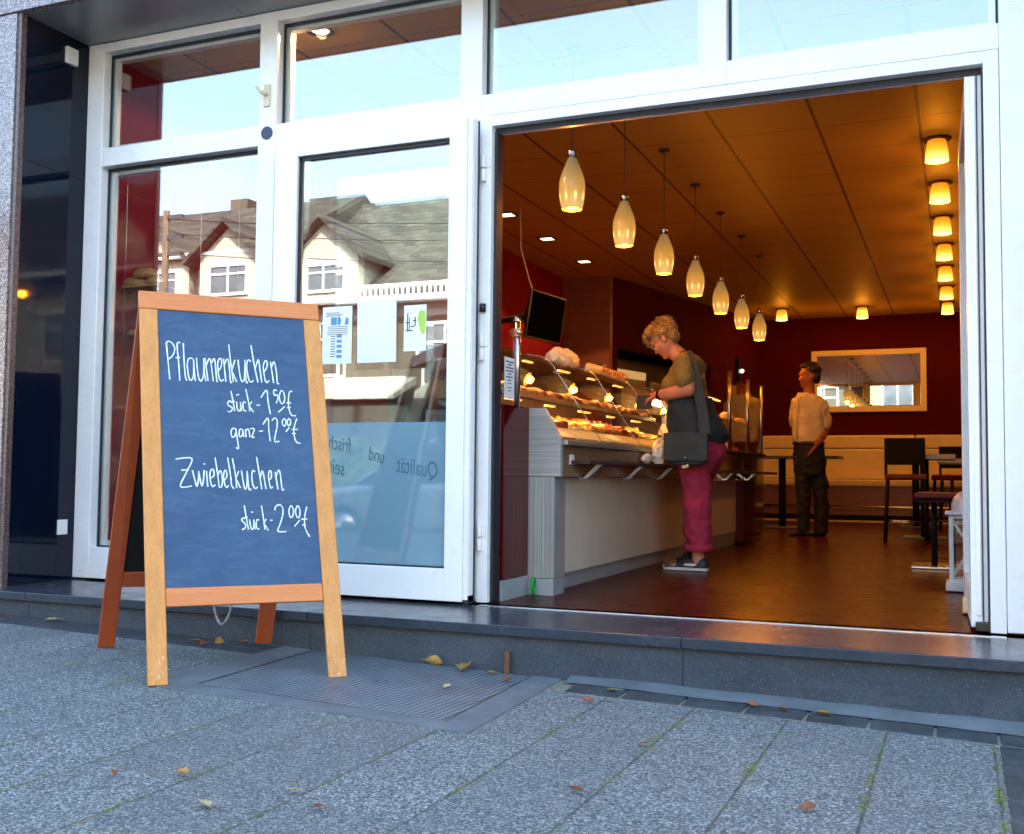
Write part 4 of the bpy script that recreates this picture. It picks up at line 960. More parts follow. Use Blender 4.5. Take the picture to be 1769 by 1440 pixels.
b = B(); b.box(-.06, .06, 5.42, 5.56, .187, .25); o = build('wooden_block', b, 'bench_cream', None, bevel=.005); o.location = (.06, 0, 0); tag(o, 'small pale wooden block on the mat beside the right door leaf', 'block')
# bread display in the left window
t = thing('hanging_shelf', 'glass shelf on thin cables behind the left window', 'shelf', (-4.2, 5.3, 1.9))
b = B(); b.box(-4.59, -4.0, 4.915, 5.3, 1.885, 1.893); b.box(-4.59, -4.0, 4.915, 5.3, 1.60, 1.608); build('shelf', b, 'clear_glass', t)
b = B()
for x in (-4.57, -4.02): b.tube([(x, 4.93, 1.3), (x, 4.93, 3.29)], .002, 5); b.tube([(x, 5.28, 1.3), (x, 5.28, 3.29)], .002, 5)
build('cable', b, 'steel', t)
b = B(); b.box(-4.585, -4.33, 4.92, 5.2, 1.894, 1.905); tag(build('wicker_tray', b, 'bread_crust', None), 'flat brown tray under the loaves in the left window', 'tray')
for k, (x, z, s_, rz, lb) in enumerate([(-4.53, 1.906, .68, .3, 'long brown loaf left on the tray in the left window'), (-4.40, 1.906, .68, -.4, 'long brown loaf right on the tray in the left window'), (-4.465, 1.955, .7, .1, 'crusty loaf lying on top of the two others in the left window'), (-4.52, 1.609, .5, .2, 'small loaf on the lower shelf of the left window')]):
    o = goods('loaf', 'bread_crust', 'bread_loaf', lb, 'bread', 'loaves in the left window', (x, 4.985, z), 1.15 * s_); o.rotation_euler = (0, 0, rz)

# ================================================================== A-BOARD
ab = thing('chalkboard_sign', 'wooden folding pavement sign with a blue-grey chalkboard listing plum cake and onion cake', 'sign', (-2.5208, 3.4509, .016), math.atan2(.73443572, .67867825))
LA = 1.5948; ty = .2996 / LA; tz = .9593
def fp(u, v, d=0):   # front panel point: u along width, v up the slope, d in front of the face (local frame of the sign)
    return Vector((u - .018 * v, .2996 * v + (-.96) * d * 1.0, .9594 * v + .28 * d)) if False else Vector((u, (0.2822) * v - .9594 * d, .9594 * v + .2822 * d))
SK = -.0195
def slab(b, u0, u1, v0, v1, d0, d1, f=fp, sk=SK):
    P = [(u0 + sk * v0, v0), (u1 + sk * v0, v0), (u1 + sk * v1, v1), (u0 + sk * v1, v1)]
    b.prism([f(u, v, d0) for u, v in P], [f(u, v, d1) for u, v in P])
b = B(); slab(b, -.377, -.305, -.004, 1.522, -.024, 0); build('left_stile', b, 'board_wood', ab, local=True, bevel=.004)
b = B(); slab(b, .305, .377, -.019, 1.522, -.024, 0); build('right_stile', b, 'board_wood', ab, local=True, bevel=.004)
b = B(); slab(b, -.379, .377, 1.523, 1.603, -.025, .001); build('top_rail', b, 'board_rail', ab, local=True, bevel=.006)
b = B(); slab(b, -.304, .304, .287, .358, -.022, -.001); build('bottom_rail', b, 'board_rail', ab, local=True, bevel=.003)
b = B(); slab(b, -.305, .305, .358, 1.523, -.014, -.008); cbd = build('writing_surface', b, 'chalkboard', ab, local=True)
b = B(); slab(b, -.306, .306, .356, 1.524, -.020, -.0145); build('backing_panel', b, 'black_matte', ab, local=True)
# chalk handwriting as short tubes of chalk, traced in board millimetres
STR = '''-301,1379 -288,1215;-301,1377 -292,1384 -279,1378 -268,1358 -270,1335 -279,1317 -293,1304;-245,1379 -252,1382 -257,1376 -257,1348 -252,1281 -249,1212;-264,1312 -246,1315;-233,1379 -231,1303 -226,1228 -219,1214;-196,1312 -210,1313 -218,1291 -216,1250 -211,1221 -202,1217 -194,1242 -193,1310;-193,1310 -190,1251 -187,1213;-181,1317 -178,1264 -173,1227 -164,1214 -154,1244 -152,1316;-152,1316 -150,1253 -145,1215;-147,1319 -136,1216;-141,1287 -131,1315 -124,1305 -115,1215;-120,1297 -112,1316 -106,1306 -101,1222 -97,1216;-96,1260 -82,1282 -79,1312 -87,1320 -95,1298 -94,1256 -89,1227 -81,1218 -73,1227;-71,1319 -64,1217;-68,1291 -58,1317 -50,1305 -45,1218 -39,1218;-48,1385 -41,1293 -33,1217;-24,1317 -40,1263;-38,1267 -19,1217;-11,1318 -8,1273 -3,1235 4,1220 13,1236 17,1320;17,1320 20,1221 26,1221;43,1312 31,1320 24,1296 27,1254 34,1224 44,1221 50,1229;45,1388 56,1298 69,1219;59,1281 71,1318 76,1314 85,1220;93,1265 108,1288 111,1314 103,1320 94,1296 96,1257 101,1227 109,1221 116,1232;125,1317 135,1220;128,1289 137,1315 143,1311 149,1268 151,1221 159,1219;-41,1126 -51,1132 -59,1123 -55,1111 -42,1103 -42,1092 -50,1084 -60,1086;-44,1176 -37,1132 -31,1087;-49,1125 -29,1130;-22,1129 -21,1104 -15,1089 -7,1096 -6,1129;-6,1129 -4,1088;-23,1158 -11,1163;15,1126 7,1130 3,1113 6,1094 16,1090;17,1187 26,1135 31,1089;40,1133 28,1110;28,1114 47,1085;60,1117 74,1118;79,1152 104,1187 108,1138 116,1079;147,1187 134,1187 136,1165 147,1167 151,1152 142,1129;166,1189 157,1165 160,1136 170,1128 179,1149 176,1179 166,1189;179,1117 150,1089;213,1185 200,1180 194,1133 197,1099 206,1078 224,1076;186,1132 206,1133;187,1111 203,1113;-31,1010 -42,1012 -48,995 -45,975 -34,979 -27,1004;-29,1012 -24,967 -20,926 -31,930;-4,1009 -12,1009 -16,992 -13,976 -3,984 -1,1009;-1,1009 3,976;10,1009 12,974;11,1001 19,1011 25,1001 28,975;29,1012 47,1012 36,977 47,977;66,1002 82,1004;83,1032 105,1062 107,1012 111,960;121,1050 133,1063 143,1053 141,1021 129,962 149,961;173,1062 164,1047 170,1028 178,1035 180,1054 173,1062;193,1063 185,1048 190,1031 198,1037 200,1054 193,1063;193,1023 178,1003;227,1064 216,1032 211,1002 215,973 224,956 238,955;203,1014 229,1015;203,996 220,997;-269,876 -206,880 -227,823 -252,763 -208,765;-247,830 -218,833;-205,831 -195,788 -188,763 -182,788 -180,828;-180,828 -175,792 -168,765 -162,792 -159,832;-150,828 -146,763;-161,858 -154,857;-136,797 -121,809 -122,832 -131,834 -137,812 -134,781 -127,763 -116,771;-115,886 -107,821 -101,761;-106,805 -98,829 -91,821 -88,789 -92,763 -101,761;-82,789 -70,805 -72,829 -79,829 -83,805 -79,773 -71,759 -64,769;-65,887 -55,809 -52,769 -42,754;-46,883 -36,817 -32,758;-22,829 -35,797;-35,801 -17,758;-11,832 -6,790 -2,762 4,754 10,774 12,830;12,830 17,754 27,755;44,826 35,832 30,810 33,774 42,756 52,762;52,891 61,818 69,752;63,798 71,828 77,822 86,754;97,790 109,802 110,827 103,831 98,810 101,778 106,758 114,764;126,827 135,752;129,807 140,835 147,819 152,752 160,754;-4,630 -13,632 -15,622 -2,608 -3,592 -16,585;-4,686 2,639 10,585;-7,633 8,636;15,627 18,604 23,586 31,594 32,627;32,627 36,586;22,657 31,657;53,623 45,625 41,608 44,590 53,586;65,684 71,631 75,584;82,629 71,607;72,611 89,580;99,622 108,623;119,664 121,678 138,688 151,674 150,646 139,610 128,577 162,575;184,684 176,662 180,636 190,638 195,662 190,680 184,684;212,684 203,662 208,636 217,634 222,658 218,678 212,684;219,622 196,596;251,679 242,645 238,609 242,582 257,552;225,626 251,627;228,602 243,602'''
b = B(); random.seed(2)
for st in STR.split(';'):
    P = [tuple(int(q) / 1000 for q in p.split(',')) for p in st.split()]
    # smooth the stroke (Catmull-Rom)
    Q = []
    for i in range(len(P) - 1):
        p0 = P[max(i - 1, 0)]; p1 = P[i]; p2 = P[i + 1]; p3 = P[min(i + 2, len(P) - 1)]
        for k in range(4):
            t = k / 4; Q.append(tuple(.5 * ((2 * p1[j]) + (-p0[j] + p2[j]) * t + (2 * p0[j] - 5 * p1[j] + 4 * p2[j] - p3[j]) * t * t + (-p0[j] + 3 * p1[j] - 3 * p2[j] + p3[j]) * t ** 3) for j in (0, 1)))
    Q.append(P[-1])
    wd = .0025
    L_, Rr = [], []
    for i, q in enumerate(Q):
        a = Q[max(i - 1, 0)]; c = Q[min(i + 1, len(Q) - 1)]; dx, dy = c[0] - a[0], c[1] - a[1]; l = math.hypot(dx, dy) or 1
        w2 = wd * random.uniform(.8, 1.15); nx, ny = -dy / l * w2, dx / l * w2
        L_.append((q[0] + nx, q[1] + ny)); Rr.append((q[0] - nx, q[1] - ny))
    n = len(Q); vs = [fp(x, y, -.0072) for x, y in L_ + Rr]
    b.add(vs, [(i, i + 1, n + i + 1, n + i) for i in range(n - 1)])
build('chalk_writing', b, 'chalk', cbd, local=True)
# back frame, leaning the other way
def bp(u, v, d=0):
    yb = .90 - (u - .062 * v + .465) * .221
    return Vector((u, yb * (1 - v / 1.6) + .492 * v / 1.6 + .9594 * d, .9594 * v + .2822 * d))
SB = .062
def bslab(b, *a): slab(b, *a, f=bp, sk=SB)
bz = .022
for nm, u0, u1 in (('back_leg', -.50, -.43), ('back_leg', .16, .23)):
    b = B(); bslab(b, u0, u1, bz, 1.59, -.024, 0); build(nm, b, 'board_back_wood', ab, local=True, bevel=.004)
for v0_, v1_ in ((.30, .37), (1.51, 1.59)):
    b = B(); bslab(b, -.43, .15, v0_, v1_, -.022, -.002); build('back_rail', b, 'board_back_wood', ab, local=True, bevel=.003)
b = B(); bslab(b, -.43, .15, .37, 1.51, -.016, -.01); build('back_panel', b, 'black_matte', ab, local=True)
# hanging chain
b = B(); A_, Z_ = fp(-.05, .33, -.02), bp(-.05, .33, -.02); n = 46
prev = None
for i in range(n + 1):
    t = i / n; p = A_.lerp(Z_, t); p.z -= .155 * (1 - (2 * t - 1) ** 2)
    if i % 1 == 0 and prev is not None:
        d_ = (p - prev); mid = (p + prev) / 2; a1_ = d_.normalized(); s1 = a1_.cross(Vector((1, 0, 0)) if i % 2 else Vector((0, .3, 1))).normalized()
        lk = [mid + a1_ * (.0125 * math.cos(q)) + s1 * (.0055 * math.sin(q)) for q in [2 * PI * k / 10 for k in range(11)]]
        b.tube(lk, .0014, 5, cap=False)
    prev = p
build('chain', b, 'steel', ab, local=True)
for u in (-.2, .2):
    b = B(); b.tube([fp(u - .05, 1.6, -.018), fp(u + .05, 1.6, -.018)], .006, 8); build('hinge', b, 'steel', ab, local=True)

# ================================================================== PEOPLE
def lerp(a, c, t): return Vector(a) * (1 - t) + Vector(c) * t
def limb(b, pts, rs, n=14):
    """tapered limb through joints with balls at each joint, resampled smoothly"""
    P = []; Rr = []
    for i in range(len(pts) - 1):
        for k in range(4): P.append(lerp(pts[i], pts[i + 1], k / 4)); Rr.append(rs[i] * (1 - k / 4) + rs[i + 1] * k / 4)
    P.append(Vector(pts[-1])); Rr.append(rs[-1])
    b.tube(P, Rr, n)
    for p, r in zip(pts, rs): b.ball(p, r * .99, n, 8)
def hand(b, wrist, palm_end, up, side, curl=.6, L=.085, thumb_side=1):
    """palm and five bent fingers; up = back of hand direction, side = direction across the knuckles"""
    wrist, palm_end, up, side = Vector(wrist), Vector(palm_end), Vector(up).normalized(), Vector(side).normalized()
    fwd = (palm_end - wrist).normalized()
    for k in range(5):
        s_ = (k / 4 - .5) * .062
        b.tube([wrist + side * s_ * .55, lerp(wrist, palm_end, .5) + side * s_ * .95, palm_end + side * s_], [.015, .0145, .0125], 10)
        b.ball(palm_end + side * s_, .0125, 10, 6)
    for k, fl in enumerate((.82, 1.0, .93, .72)):
        p = palm_end + side * ((k / 3 - .5) * .062); d_ = fwd.copy(); ax = side
        pts = [p - fwd * .02, p]; rr = [.0095, .0095]
        for j, sl_ in enumerate((.42, .32, .26)):
            d_ = Matrix.Rotation(-curl * (.7 + .25 * k / 3), 3, ax) @ d_
            pts.append(pts[-1] + d_ * L * fl * sl_); rr.append(.0088 - j * .0009)
        b.tube(pts, rr, 8)
        for q, r_ in zip(pts[1:], rr[1:]): b.ball(q, r_, 8, 6)
    tb = lerp(wrist, palm_end, .3) + side * (-thumb_side * .032)
    t1 = tb + (fwd * .6 - side * thumb_side * .75 - up * .3).normalized() * .035; t2 = t1 + (fwd * .95 - side * thumb_side * .1 - up * .3).normalized() * .03; t3 = t2 + (fwd * .9 + side * thumb_side * .3 - up * .3).normalized() * .024
    b.tube([tb, t1, t2, t3], [.013, .0115, .0105, .008], 8)
    for q, r_ in ((t1, .0115), (t2, .0105), (t3, .008)): b.ball(q, r_, 8, 6)
def head(b, Mh, s=1.0):
    """Mh: head frame, origin between the ears, +X face forward, +Z up; one sculpted surface"""
    def T(x, y, z): return Mh @ Vector((x * s, y * s, z * s))
    R3 = Mh.to_3x3()
    def el(c, r, n=20, m_=14): b.ball(T(*c), tuple(q * s for q in r), n, m_, R3)
    el((-.012, 0, .045), (.095, .077, .085)); el((.02, 0, -.02), (.075, .066, .085)); el((.045, 0, -.075), (.038, .042, .032)); el((.03, 0, -.055), (.055, .055, .045))
    el((.078, 0, .035), (.02, .05, .016)); el((.082, 0, -.012), (.016, .012, .03)); el((.098, 0, -.022), (.014, .014, .012)); el((.075, .03, -.015), (.022, .02, .02)); el((.075, -.03, -.015), (.022, .02, .02))
    el((.081, 0, -.052), (.011, .024, .008)); el((.078, 0, -.062), (.011, .021, .008)); el((.075, 0, -.09), (.016, .018, .015))
    for sy in (-1, 1):
        el((-.005, sy * .076, -.005), (.018, .008, .03), 12, 8); el((-.002, sy * .078, -.025), (.009, .006, .012), 10, 6)
def person_w():
    root = thing('person', 'woman with short blond hair, olive tee, slate bag and pink trousers looking into her purse', 'person', (-1.66, 7.2, .18))
    Yc = 7.2
    hd = Matrix.Translation((-1.872, Yc - .01, 1.75)) @ Matrix.Rotation(R(180), 4, 'Z') @ Matrix.Rotation(R(40), 4, 'Y')
    b = B(); head(b, hd, 1.03)
    limb(b, [(-1.845, Yc, 1.70), (-1.76, Yc, 1.62), (-1.71, Yc, 1.56)], [.056, .058, .07])
    # near arm (towards the camera), far arm
    limb(b, [(-1.70, Yc - .19, 1.585), (-1.665, Yc - .225, 1.45), (-1.655, Yc - .23, 1.385)], [.055, .056, .05]); limb(b, [(-1.655, Yc - .23, 1.385), (-1.78, Yc - .19, 1.365), (-1.905, Yc - .12, 1.36)], [.05, .046, .029])
    limb(b, [(-1.73, Yc + .19, 1.58), (-1.77, Yc + .21, 1.38)], [.055, .048]); limb(b, [(-1.77, Yc + .21, 1.38), (-1.84, Yc + .15, 1.36), (-1.93, Yc + .06, 1.375)], [.048, .044, .028])
    hand(b, (-1.905, Yc - .12, 1.36), (-1.965, Yc - .085, 1.335), (0, -.5, 1), (.15, .8, .35), .55, thumb_side=-1)
    hand(b, (-1.93, Yc + .06, 1.375), (-1.985, Yc + .03, 1.37), (0, .3, 1), (-.1, .9, .2), .5, thumb_side=1)
    # torso and legs under the clothes
    limb(b, [(-1.70, Yc, 1.5), (-1.69, Yc, 1.2), (-1.66, Yc, 1.0)], [.1, .12, .12])
    for sy, fx in ((-.085, .0), (.085, -.05)):
        limb(b, [(-1.64 + fx * .3, Yc + sy, 1.0), (-1.635 + fx, Yc + sy, .62), (-1.625 + fx, Yc + sy, .28), (-1.625 + fx, Yc + sy, .225)], [.085, .06, .042, .045])
    build('body', remesh(b, .0075, 3), 'skin', root)
    # hair
    random.seed(4)
    b = B(); R3 = hd.to_3x3(); s = 1.03
    def HT(x, y, z): return hd @ Vector((x, y, z))
    b.ball(HT(-.018, 0, .056), (.1, .082, .082), 20, 14, R3); b.ball(HT(-.056, 0, .012), (.056, .072, .08), 18, 12, R3); b.ball(HT(.05, 0, .096), (.045, .064, .03), 16, 10, R3)
    cc_, rr_ = Vector((-.02, 0, .052)), Vector((.1, .083, .084))
    def on(a, ph, k=1.0): return cc_ + Vector((rr_.x * math.sin(ph) * math.cos(a), rr_.y * math.sin(ph) * math.sin(a), rr_.z * math.cos(ph))) * k
    for q in range(420):
        a = random.uniform(-PI, PI); p0 = random.uniform(.0, 1.9 if abs(a) > 1.3 else 1.1); dp = random.uniform(.35, .6); tw = random.uniform(-.25, .25)
        end = on(a + tw, p0 + dp)
        if end.x > .05 and end.z < .06: continue
        k0 = random.uniform(.96, 1.0); k1 = random.uniform(.98, 1.06) + (random.random() ** 2 * .28 if p0 < .9 else 0)
        b.tube([HT(*on(a, p0, k0)), HT(*on(a + tw * .4, p0 + dp * .4, (k0 + k1) / 2 + .03)), HT(*on(a + tw, p0 + dp, k1))], [.0055, .005, .0015], 5)
    for q in range(46):   # fringe falling over the forehead
        y = random.uniform(-.07, .07); b.tube([HT(.045, y * .8, .13), HT(.088, y, .105), HT(.104 + random.uniform(-.008, .012), y * 1.05 + random.uniform(-.012, .012), random.uniform(.025, .07))], [.006, .0055, .0015], 5)
    for q in range(30):   # nape
        a = PI + random.uniform(-.9, .9); b.tube([HT(*on(a, 1.7, .98)), HT(*on(a, 2.1, 1.0)), HT(*(on(a, 2.35, 1.02) + Vector((-.012, 0, -.01))))], [.007, .006, .002], 5)
    hr = remesh(b, .0042, 0)
    for q in range(1100):
        a = random.uniform(-PI, PI); p0 = random.uniform(.0, 2.0 if abs(a) > 1.3 else 1.1); dp = random.uniform(.3, .65); tw = random.uniform(-.3, .3)
        end = on(a + tw, p0 + dp)
        if end.x > .05 and end.z < .06: continue
        k0 = random.uniform(1.0, 1.04); k1 = random.uniform(1.02, 1.12) + (random.random() * .3 if p0 < .9 else 0)
        hr.tube([HT(*on(a, p0, k0)), HT(*on(a + tw * .4, p0 + dp * .45, (k0 + k1) / 2 + .03)), HT(*on(a + tw, p0 + dp, k1))], [.0022, .0022, .0006], 4)
    for q in range(70):
        y = random.uniform(-.075, .075); hr.tube([HT(.045, y * .8, .138), HT(.095, y, .112), HT(.11 + random.uniform(-.008, .018), y * 1.05 + random.uniform(-.015, .015), random.uniform(.015, .07))], [.0024, .0022, .0006], 4)
    build('hair', hr, 'hair_blond', root)
    # glasses, eyes, lips
    b = B()
    for sy in (-1, 1):
        b.tube([HT(.1, sy * .034 + .023 * math.cos(q), .014 + .016 * math.sin(q)) for q in [2 * PI * k / 16 for k in range(17)]], .0026, 6, cap=False)
        b.tube([HT(.098, sy * .058, .02), HT(.05, sy * .08, .018), HT(-.005, sy * .085, .014)], .003, 6)
    b.tube([HT(.102, -.012, .016), HT(.102, .012, .016)], .0026, 6); build('glasses', b, 'steel', root)
    b = B(); b.ball(HT(.089, 0, -.054), (.006, .02, .0045), 10, 6, R3); build('lips', b, 'lips', root)
    b = B()
    for sy in (-1, 1): b.ball(HT(.086, sy * .032, .012), (.006, .012, .006), 10, 8, R3)
    build('eyes', b, 'black_plastic', root)
    # tee: torso + sleeves
    b = B()
    prof = [(1.60, -1.735, .06, .09), (1.575, -1.73, .085, .16), (1.53, -1.725, .11, .19), (1.44, -1.72, .135, .195), (1.34, -1.715, .135, .18), (1.27, -1.705, .125, .165), (1.2, -1.69, .11, .15)]
    b.loft([((x, Yc, z), a, c) for z, x, a, c in prof], 24)
    limb(b, [(-1.715, Yc - .14, 1.57), (-1.70, Yc - .2, 1.56), (-1.672, Yc - .228, 1.455)], [.065, .072, .075]); limb(b, [(-1.72, Yc + .14, 1.57), (-1.73, Yc + .2, 1.55), (-1.755, Yc + .215, 1.43)], [.065, .072, .072])
    b.ball((-1.80, Yc - .05, 1.42), (.09, .11, .09)); b.ball((-1.69, Yc, 1.55), (.1, .17, .09)); b.lathe([(.06, 1.6), (.075, 1.62), (.07, 1.645), (.05, 1.64)], (-1.735, Yc, 0), 16)
    
    r = remesh(b, .011, 2); r = crumple(crumple(r, .012, 9), .006, 26); build('tee_shirt', r, 'tee_olive', root)
    # lower tee below the sleeve: a slate layer with its shade put into the colour
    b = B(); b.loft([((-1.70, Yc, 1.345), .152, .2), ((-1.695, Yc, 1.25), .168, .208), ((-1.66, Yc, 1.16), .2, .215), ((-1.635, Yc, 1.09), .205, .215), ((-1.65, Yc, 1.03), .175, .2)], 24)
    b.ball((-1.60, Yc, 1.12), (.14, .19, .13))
    r = remesh(b, .011, 3); r = crumple(crumple(r, .014, 8), .007, 24); build('tee_shade', r, 'tee_shade_slate', root)
    b = B()
    Mx = Matrix.Translation((-1.842, Yc - .17, 1.25)) @ Matrix.Rotation(R(-42), 4, 'Z') @ Matrix.Rotation(R(90), 4, 'X')
    for st in ([(0, 0), (.01, .05), (.025, .06), (.03, .04), (.015, .02)], [(.035, .055), (.04, .02), (.055, .015), (.06, .05), (.062, .0), (.05, -.02)], [(0, -.09), (.005, -.03), (.015, -.05), (.02, -.09)], [(.03, -.09), (.032, -.055), (.045, -.05), (.05, -.09)]):
        b.tube([Mx @ Vector((x, y, .012)) for x, y in st], .0035, 6)
    build('shirt_print', b, 'paper', root)
    # trousers
    b = B(); b.loft([((-1.64, Yc, 1.06), .16, .185), ((-1.625, Yc, .98), .165, .195), ((-1.64, Yc, .88), .15, .185), ((-1.65, Yc, .82), .12, .17)], 24)
    for sy, fx in ((-.09, .0), (.09, -.05)):
        limb(b, [(-1.645, Yc + sy, .93), (-1.64 + fx * .6, Yc + sy, .78), (-1.632 + fx, Yc + sy, .6), (-1.625 + fx, Yc + sy, .4)], [.1, .1, .092, .086])
        b.tube([(-1.628 + fx, Yc + sy, .5), (-1.622 + fx, Yc + sy, .36), (-1.622 + fx, Yc + sy, .335)], [.09, .087, .088], 18)
    r = remesh(b, .011, 2); r = crumple(crumple(r, .014, 8), .01, 21); tr_ = build('trousers', r, 'trousers_pink', root)
    b = B()
    for sy, fx in ((-.09, .0), (.09, -.05)): b.lathe([(.085, .312), (.094, .314), (.096, .352), (.088, .356), (.082, .35), (.08, .316)], (-1.622 + fx, Yc + sy, 0), 22, sx=1, sy=.95)
    build('cuff', crumple(b, .004, 20), 'trousers_pink', tr_)
    # shoes
    for sy, fx in ((-.09, .0), (.09, -.05)):
        x0 = -1.60 + fx; y = Yc + sy
        sh = [( .045, .035, .03), (.02, .042, .03), (-.06, .038, .0), (-.14, .045, -.0), (-.2, .045, 0), (-.245, .032, 0), (-.26, .012, 0)]
        b = B(); out = [(x0 + q[0], q[1]) for q in sh]
        pts = [(x, y - h) for x, h in out] + [(x, y + h) for x, h in reversed(out)]
        b.prism([(p, q, .183) for p, q in pts], [(p, q, .208) for p, q in pts]); so_ = build('shoe', b, 'shoe_sole', root, bevel=.006)
        b = B(); b.ball((x0 - .005, y, .225), (.055, .042, .05), 16, 10); b.ball((x0 - .08, y, .215), (.09, .043, .055), 16, 10); b.ball((x0 - .17, y, .208), (.085, .044, .038), 16, 10); b.box(x0 - .25, x0 + .05, y - .06, y + .06, .10, .206)
        r = remesh(b, .006, 2); keep = [i for i, v in enumerate(r.v) if v[2] > .204]; ks = set(keep); mp_ = {i: j for j, i in enumerate(keep)}
        r2_ = B(); r2_.v = [r.v[i] for i in keep]; r2_.f = [[mp_[i] for i in f] for f in r.f if all(i in ks for i in f)]; r2_.sm = [True] * len(r2_.f); r2_.v = [(px_, min(max(py_, y - .046), y + .046), pz_) for px_, py_, pz_ in r2_.v]
        build('upper', r2_, 'shoe_black', so_)
        b = B(); b.ball((x0 - .19, y, .212), (.062, .0455, .037), 16, 10); build('toe_cap', b, 'shoe_bronze', so_)
        b = B(); b.ball((x0 - .075, y, .222), (.075, .047, .02), 16, 10); build('side_panel', b, 'shoe_sole', so_)
        b = B()
        for k in range(4): b.tube([(x0 - .07 - k * .018, y - .035, .25 - k * .006), (x0 - .075 - k * .018, y, .272 - k * .008), (x0 - .07 - k * .018, y + .035, .25 - k * .006)], .004, 6)
        for k in range(4): b.tube([(x0 - .07, y, .27), (x0 - .08 - .02 * math.cos(k * 1.6), y + .03 * math.sin(k * 1.6), .30), (x0 - .085 - .03 * math.cos(k * 1.6), y + .04 * math.sin(k * 1.6), .275)], .005, 6)
        build('laces', b, 'black_plastic', so_)
    # wrist band
    b = B()
    for k in range(5): b.tube([HT(-.01 - .004 * k, .0, 0), HT(-.01, 0, 0)], .001, 4)
    b = B(); b.lathe([(.036, -.012), (.039, 0), (.036, .012)], n=16); o = build('wrist_band', b, 'dark_red_wall', root, local=True); o.location = Vector((-1.873, Yc - .138, 1.361)) - Vector(root.location); o.rotation_euler = (0, R(84), R(-28))
    return root
wm = person_w()
# shoulder bag and purse: things carried by the woman
t = thing('shoulder_bag', 'slate shoulder bag with a flap and strap hanging at the side of the woman', 'bag', (-1.70, 6.93, .88))
b = B(); b.loft([((-1.655, 6.93, z), a, .042) for z, a in ((.885, .11), (.90, .135), (.95, .142), (1.02, .142), (1.075, .138), (1.09, .13))], 28)
for i, q in enumerate(b.v): b.v[i] = q
r = crumple(b, .006, 12); build('pouch', r, 'bag_fabric', t)
b = B(); b.prism([(-1.80, 6.880, 1.095), (-1.51, 6.880, 1.095), (-1.508, 6.872, .93), (-1.52, 6.872, .91), (-1.79, 6.872, .91), (-1.802, 6.872, .93)], [(-1.80, 6.889, 1.095), (-1.51, 6.889, 1.095), (-1.508, 6.881, .93), (-1.52, 6.881, .91), (-1.79, 6.881, .91), (-1.802, 6.881, .93)]); build('flap', crumple(b, .003, 12), 'bag_fabric', t, bevel=.004)
b = B(); b.lathe([(0, 0), (.009, 0), (.009, .004), (0, .006)], n=14); o = build('snap', b, 'steel', t, local=True); o.location = (.045, -.062, .05); o.rotation_euler = (R(90), 0, 0)
b = B()
pts = [(-1.535, 6.92, 1.09), (-1.56, 6.95, 1.25), (-1.60, 6.965, 1.42), (-1.635, 6.985, 1.55), (-1.672, 7.02, 1.635), (-1.70, 7.08, 1.655), (-1.74, 7.11, 1.62)]
for p, q in zip(pts[:-1], pts[1:]):
    p, q = Vector(p), Vector(q); wv = Vector((.034, 0, 0)); th = Vector((0, -.004, 0)); b.prism([p - wv, p + wv, p + wv + th, p - wv + th], [q - wv, q + wv, q + wv + th, q - wv + th])
build('strap', b, 'bag_fabric', t)
b = B(); b.ball((-1.665, 6.885, .872), (.018, .01, .012), 10, 8); b.ball((-1.645, 6.885, .878), (.01, .008, .012), 8, 6); build('charm', b, 'cream_icing', t)
t = thing('purse', 'small black purse held open in the hands of the woman', 'purse', (-2.0, 7.14, 1.30))
b = B(); b.box(-2.055, -1.95, 7.10, 7.14, 1.27, 1.345); b.box(-2.06, -1.96, 7.145, 7.165, 1.28, 1.37); build('pouch', b, 'leather_black', t, bevel=.008)

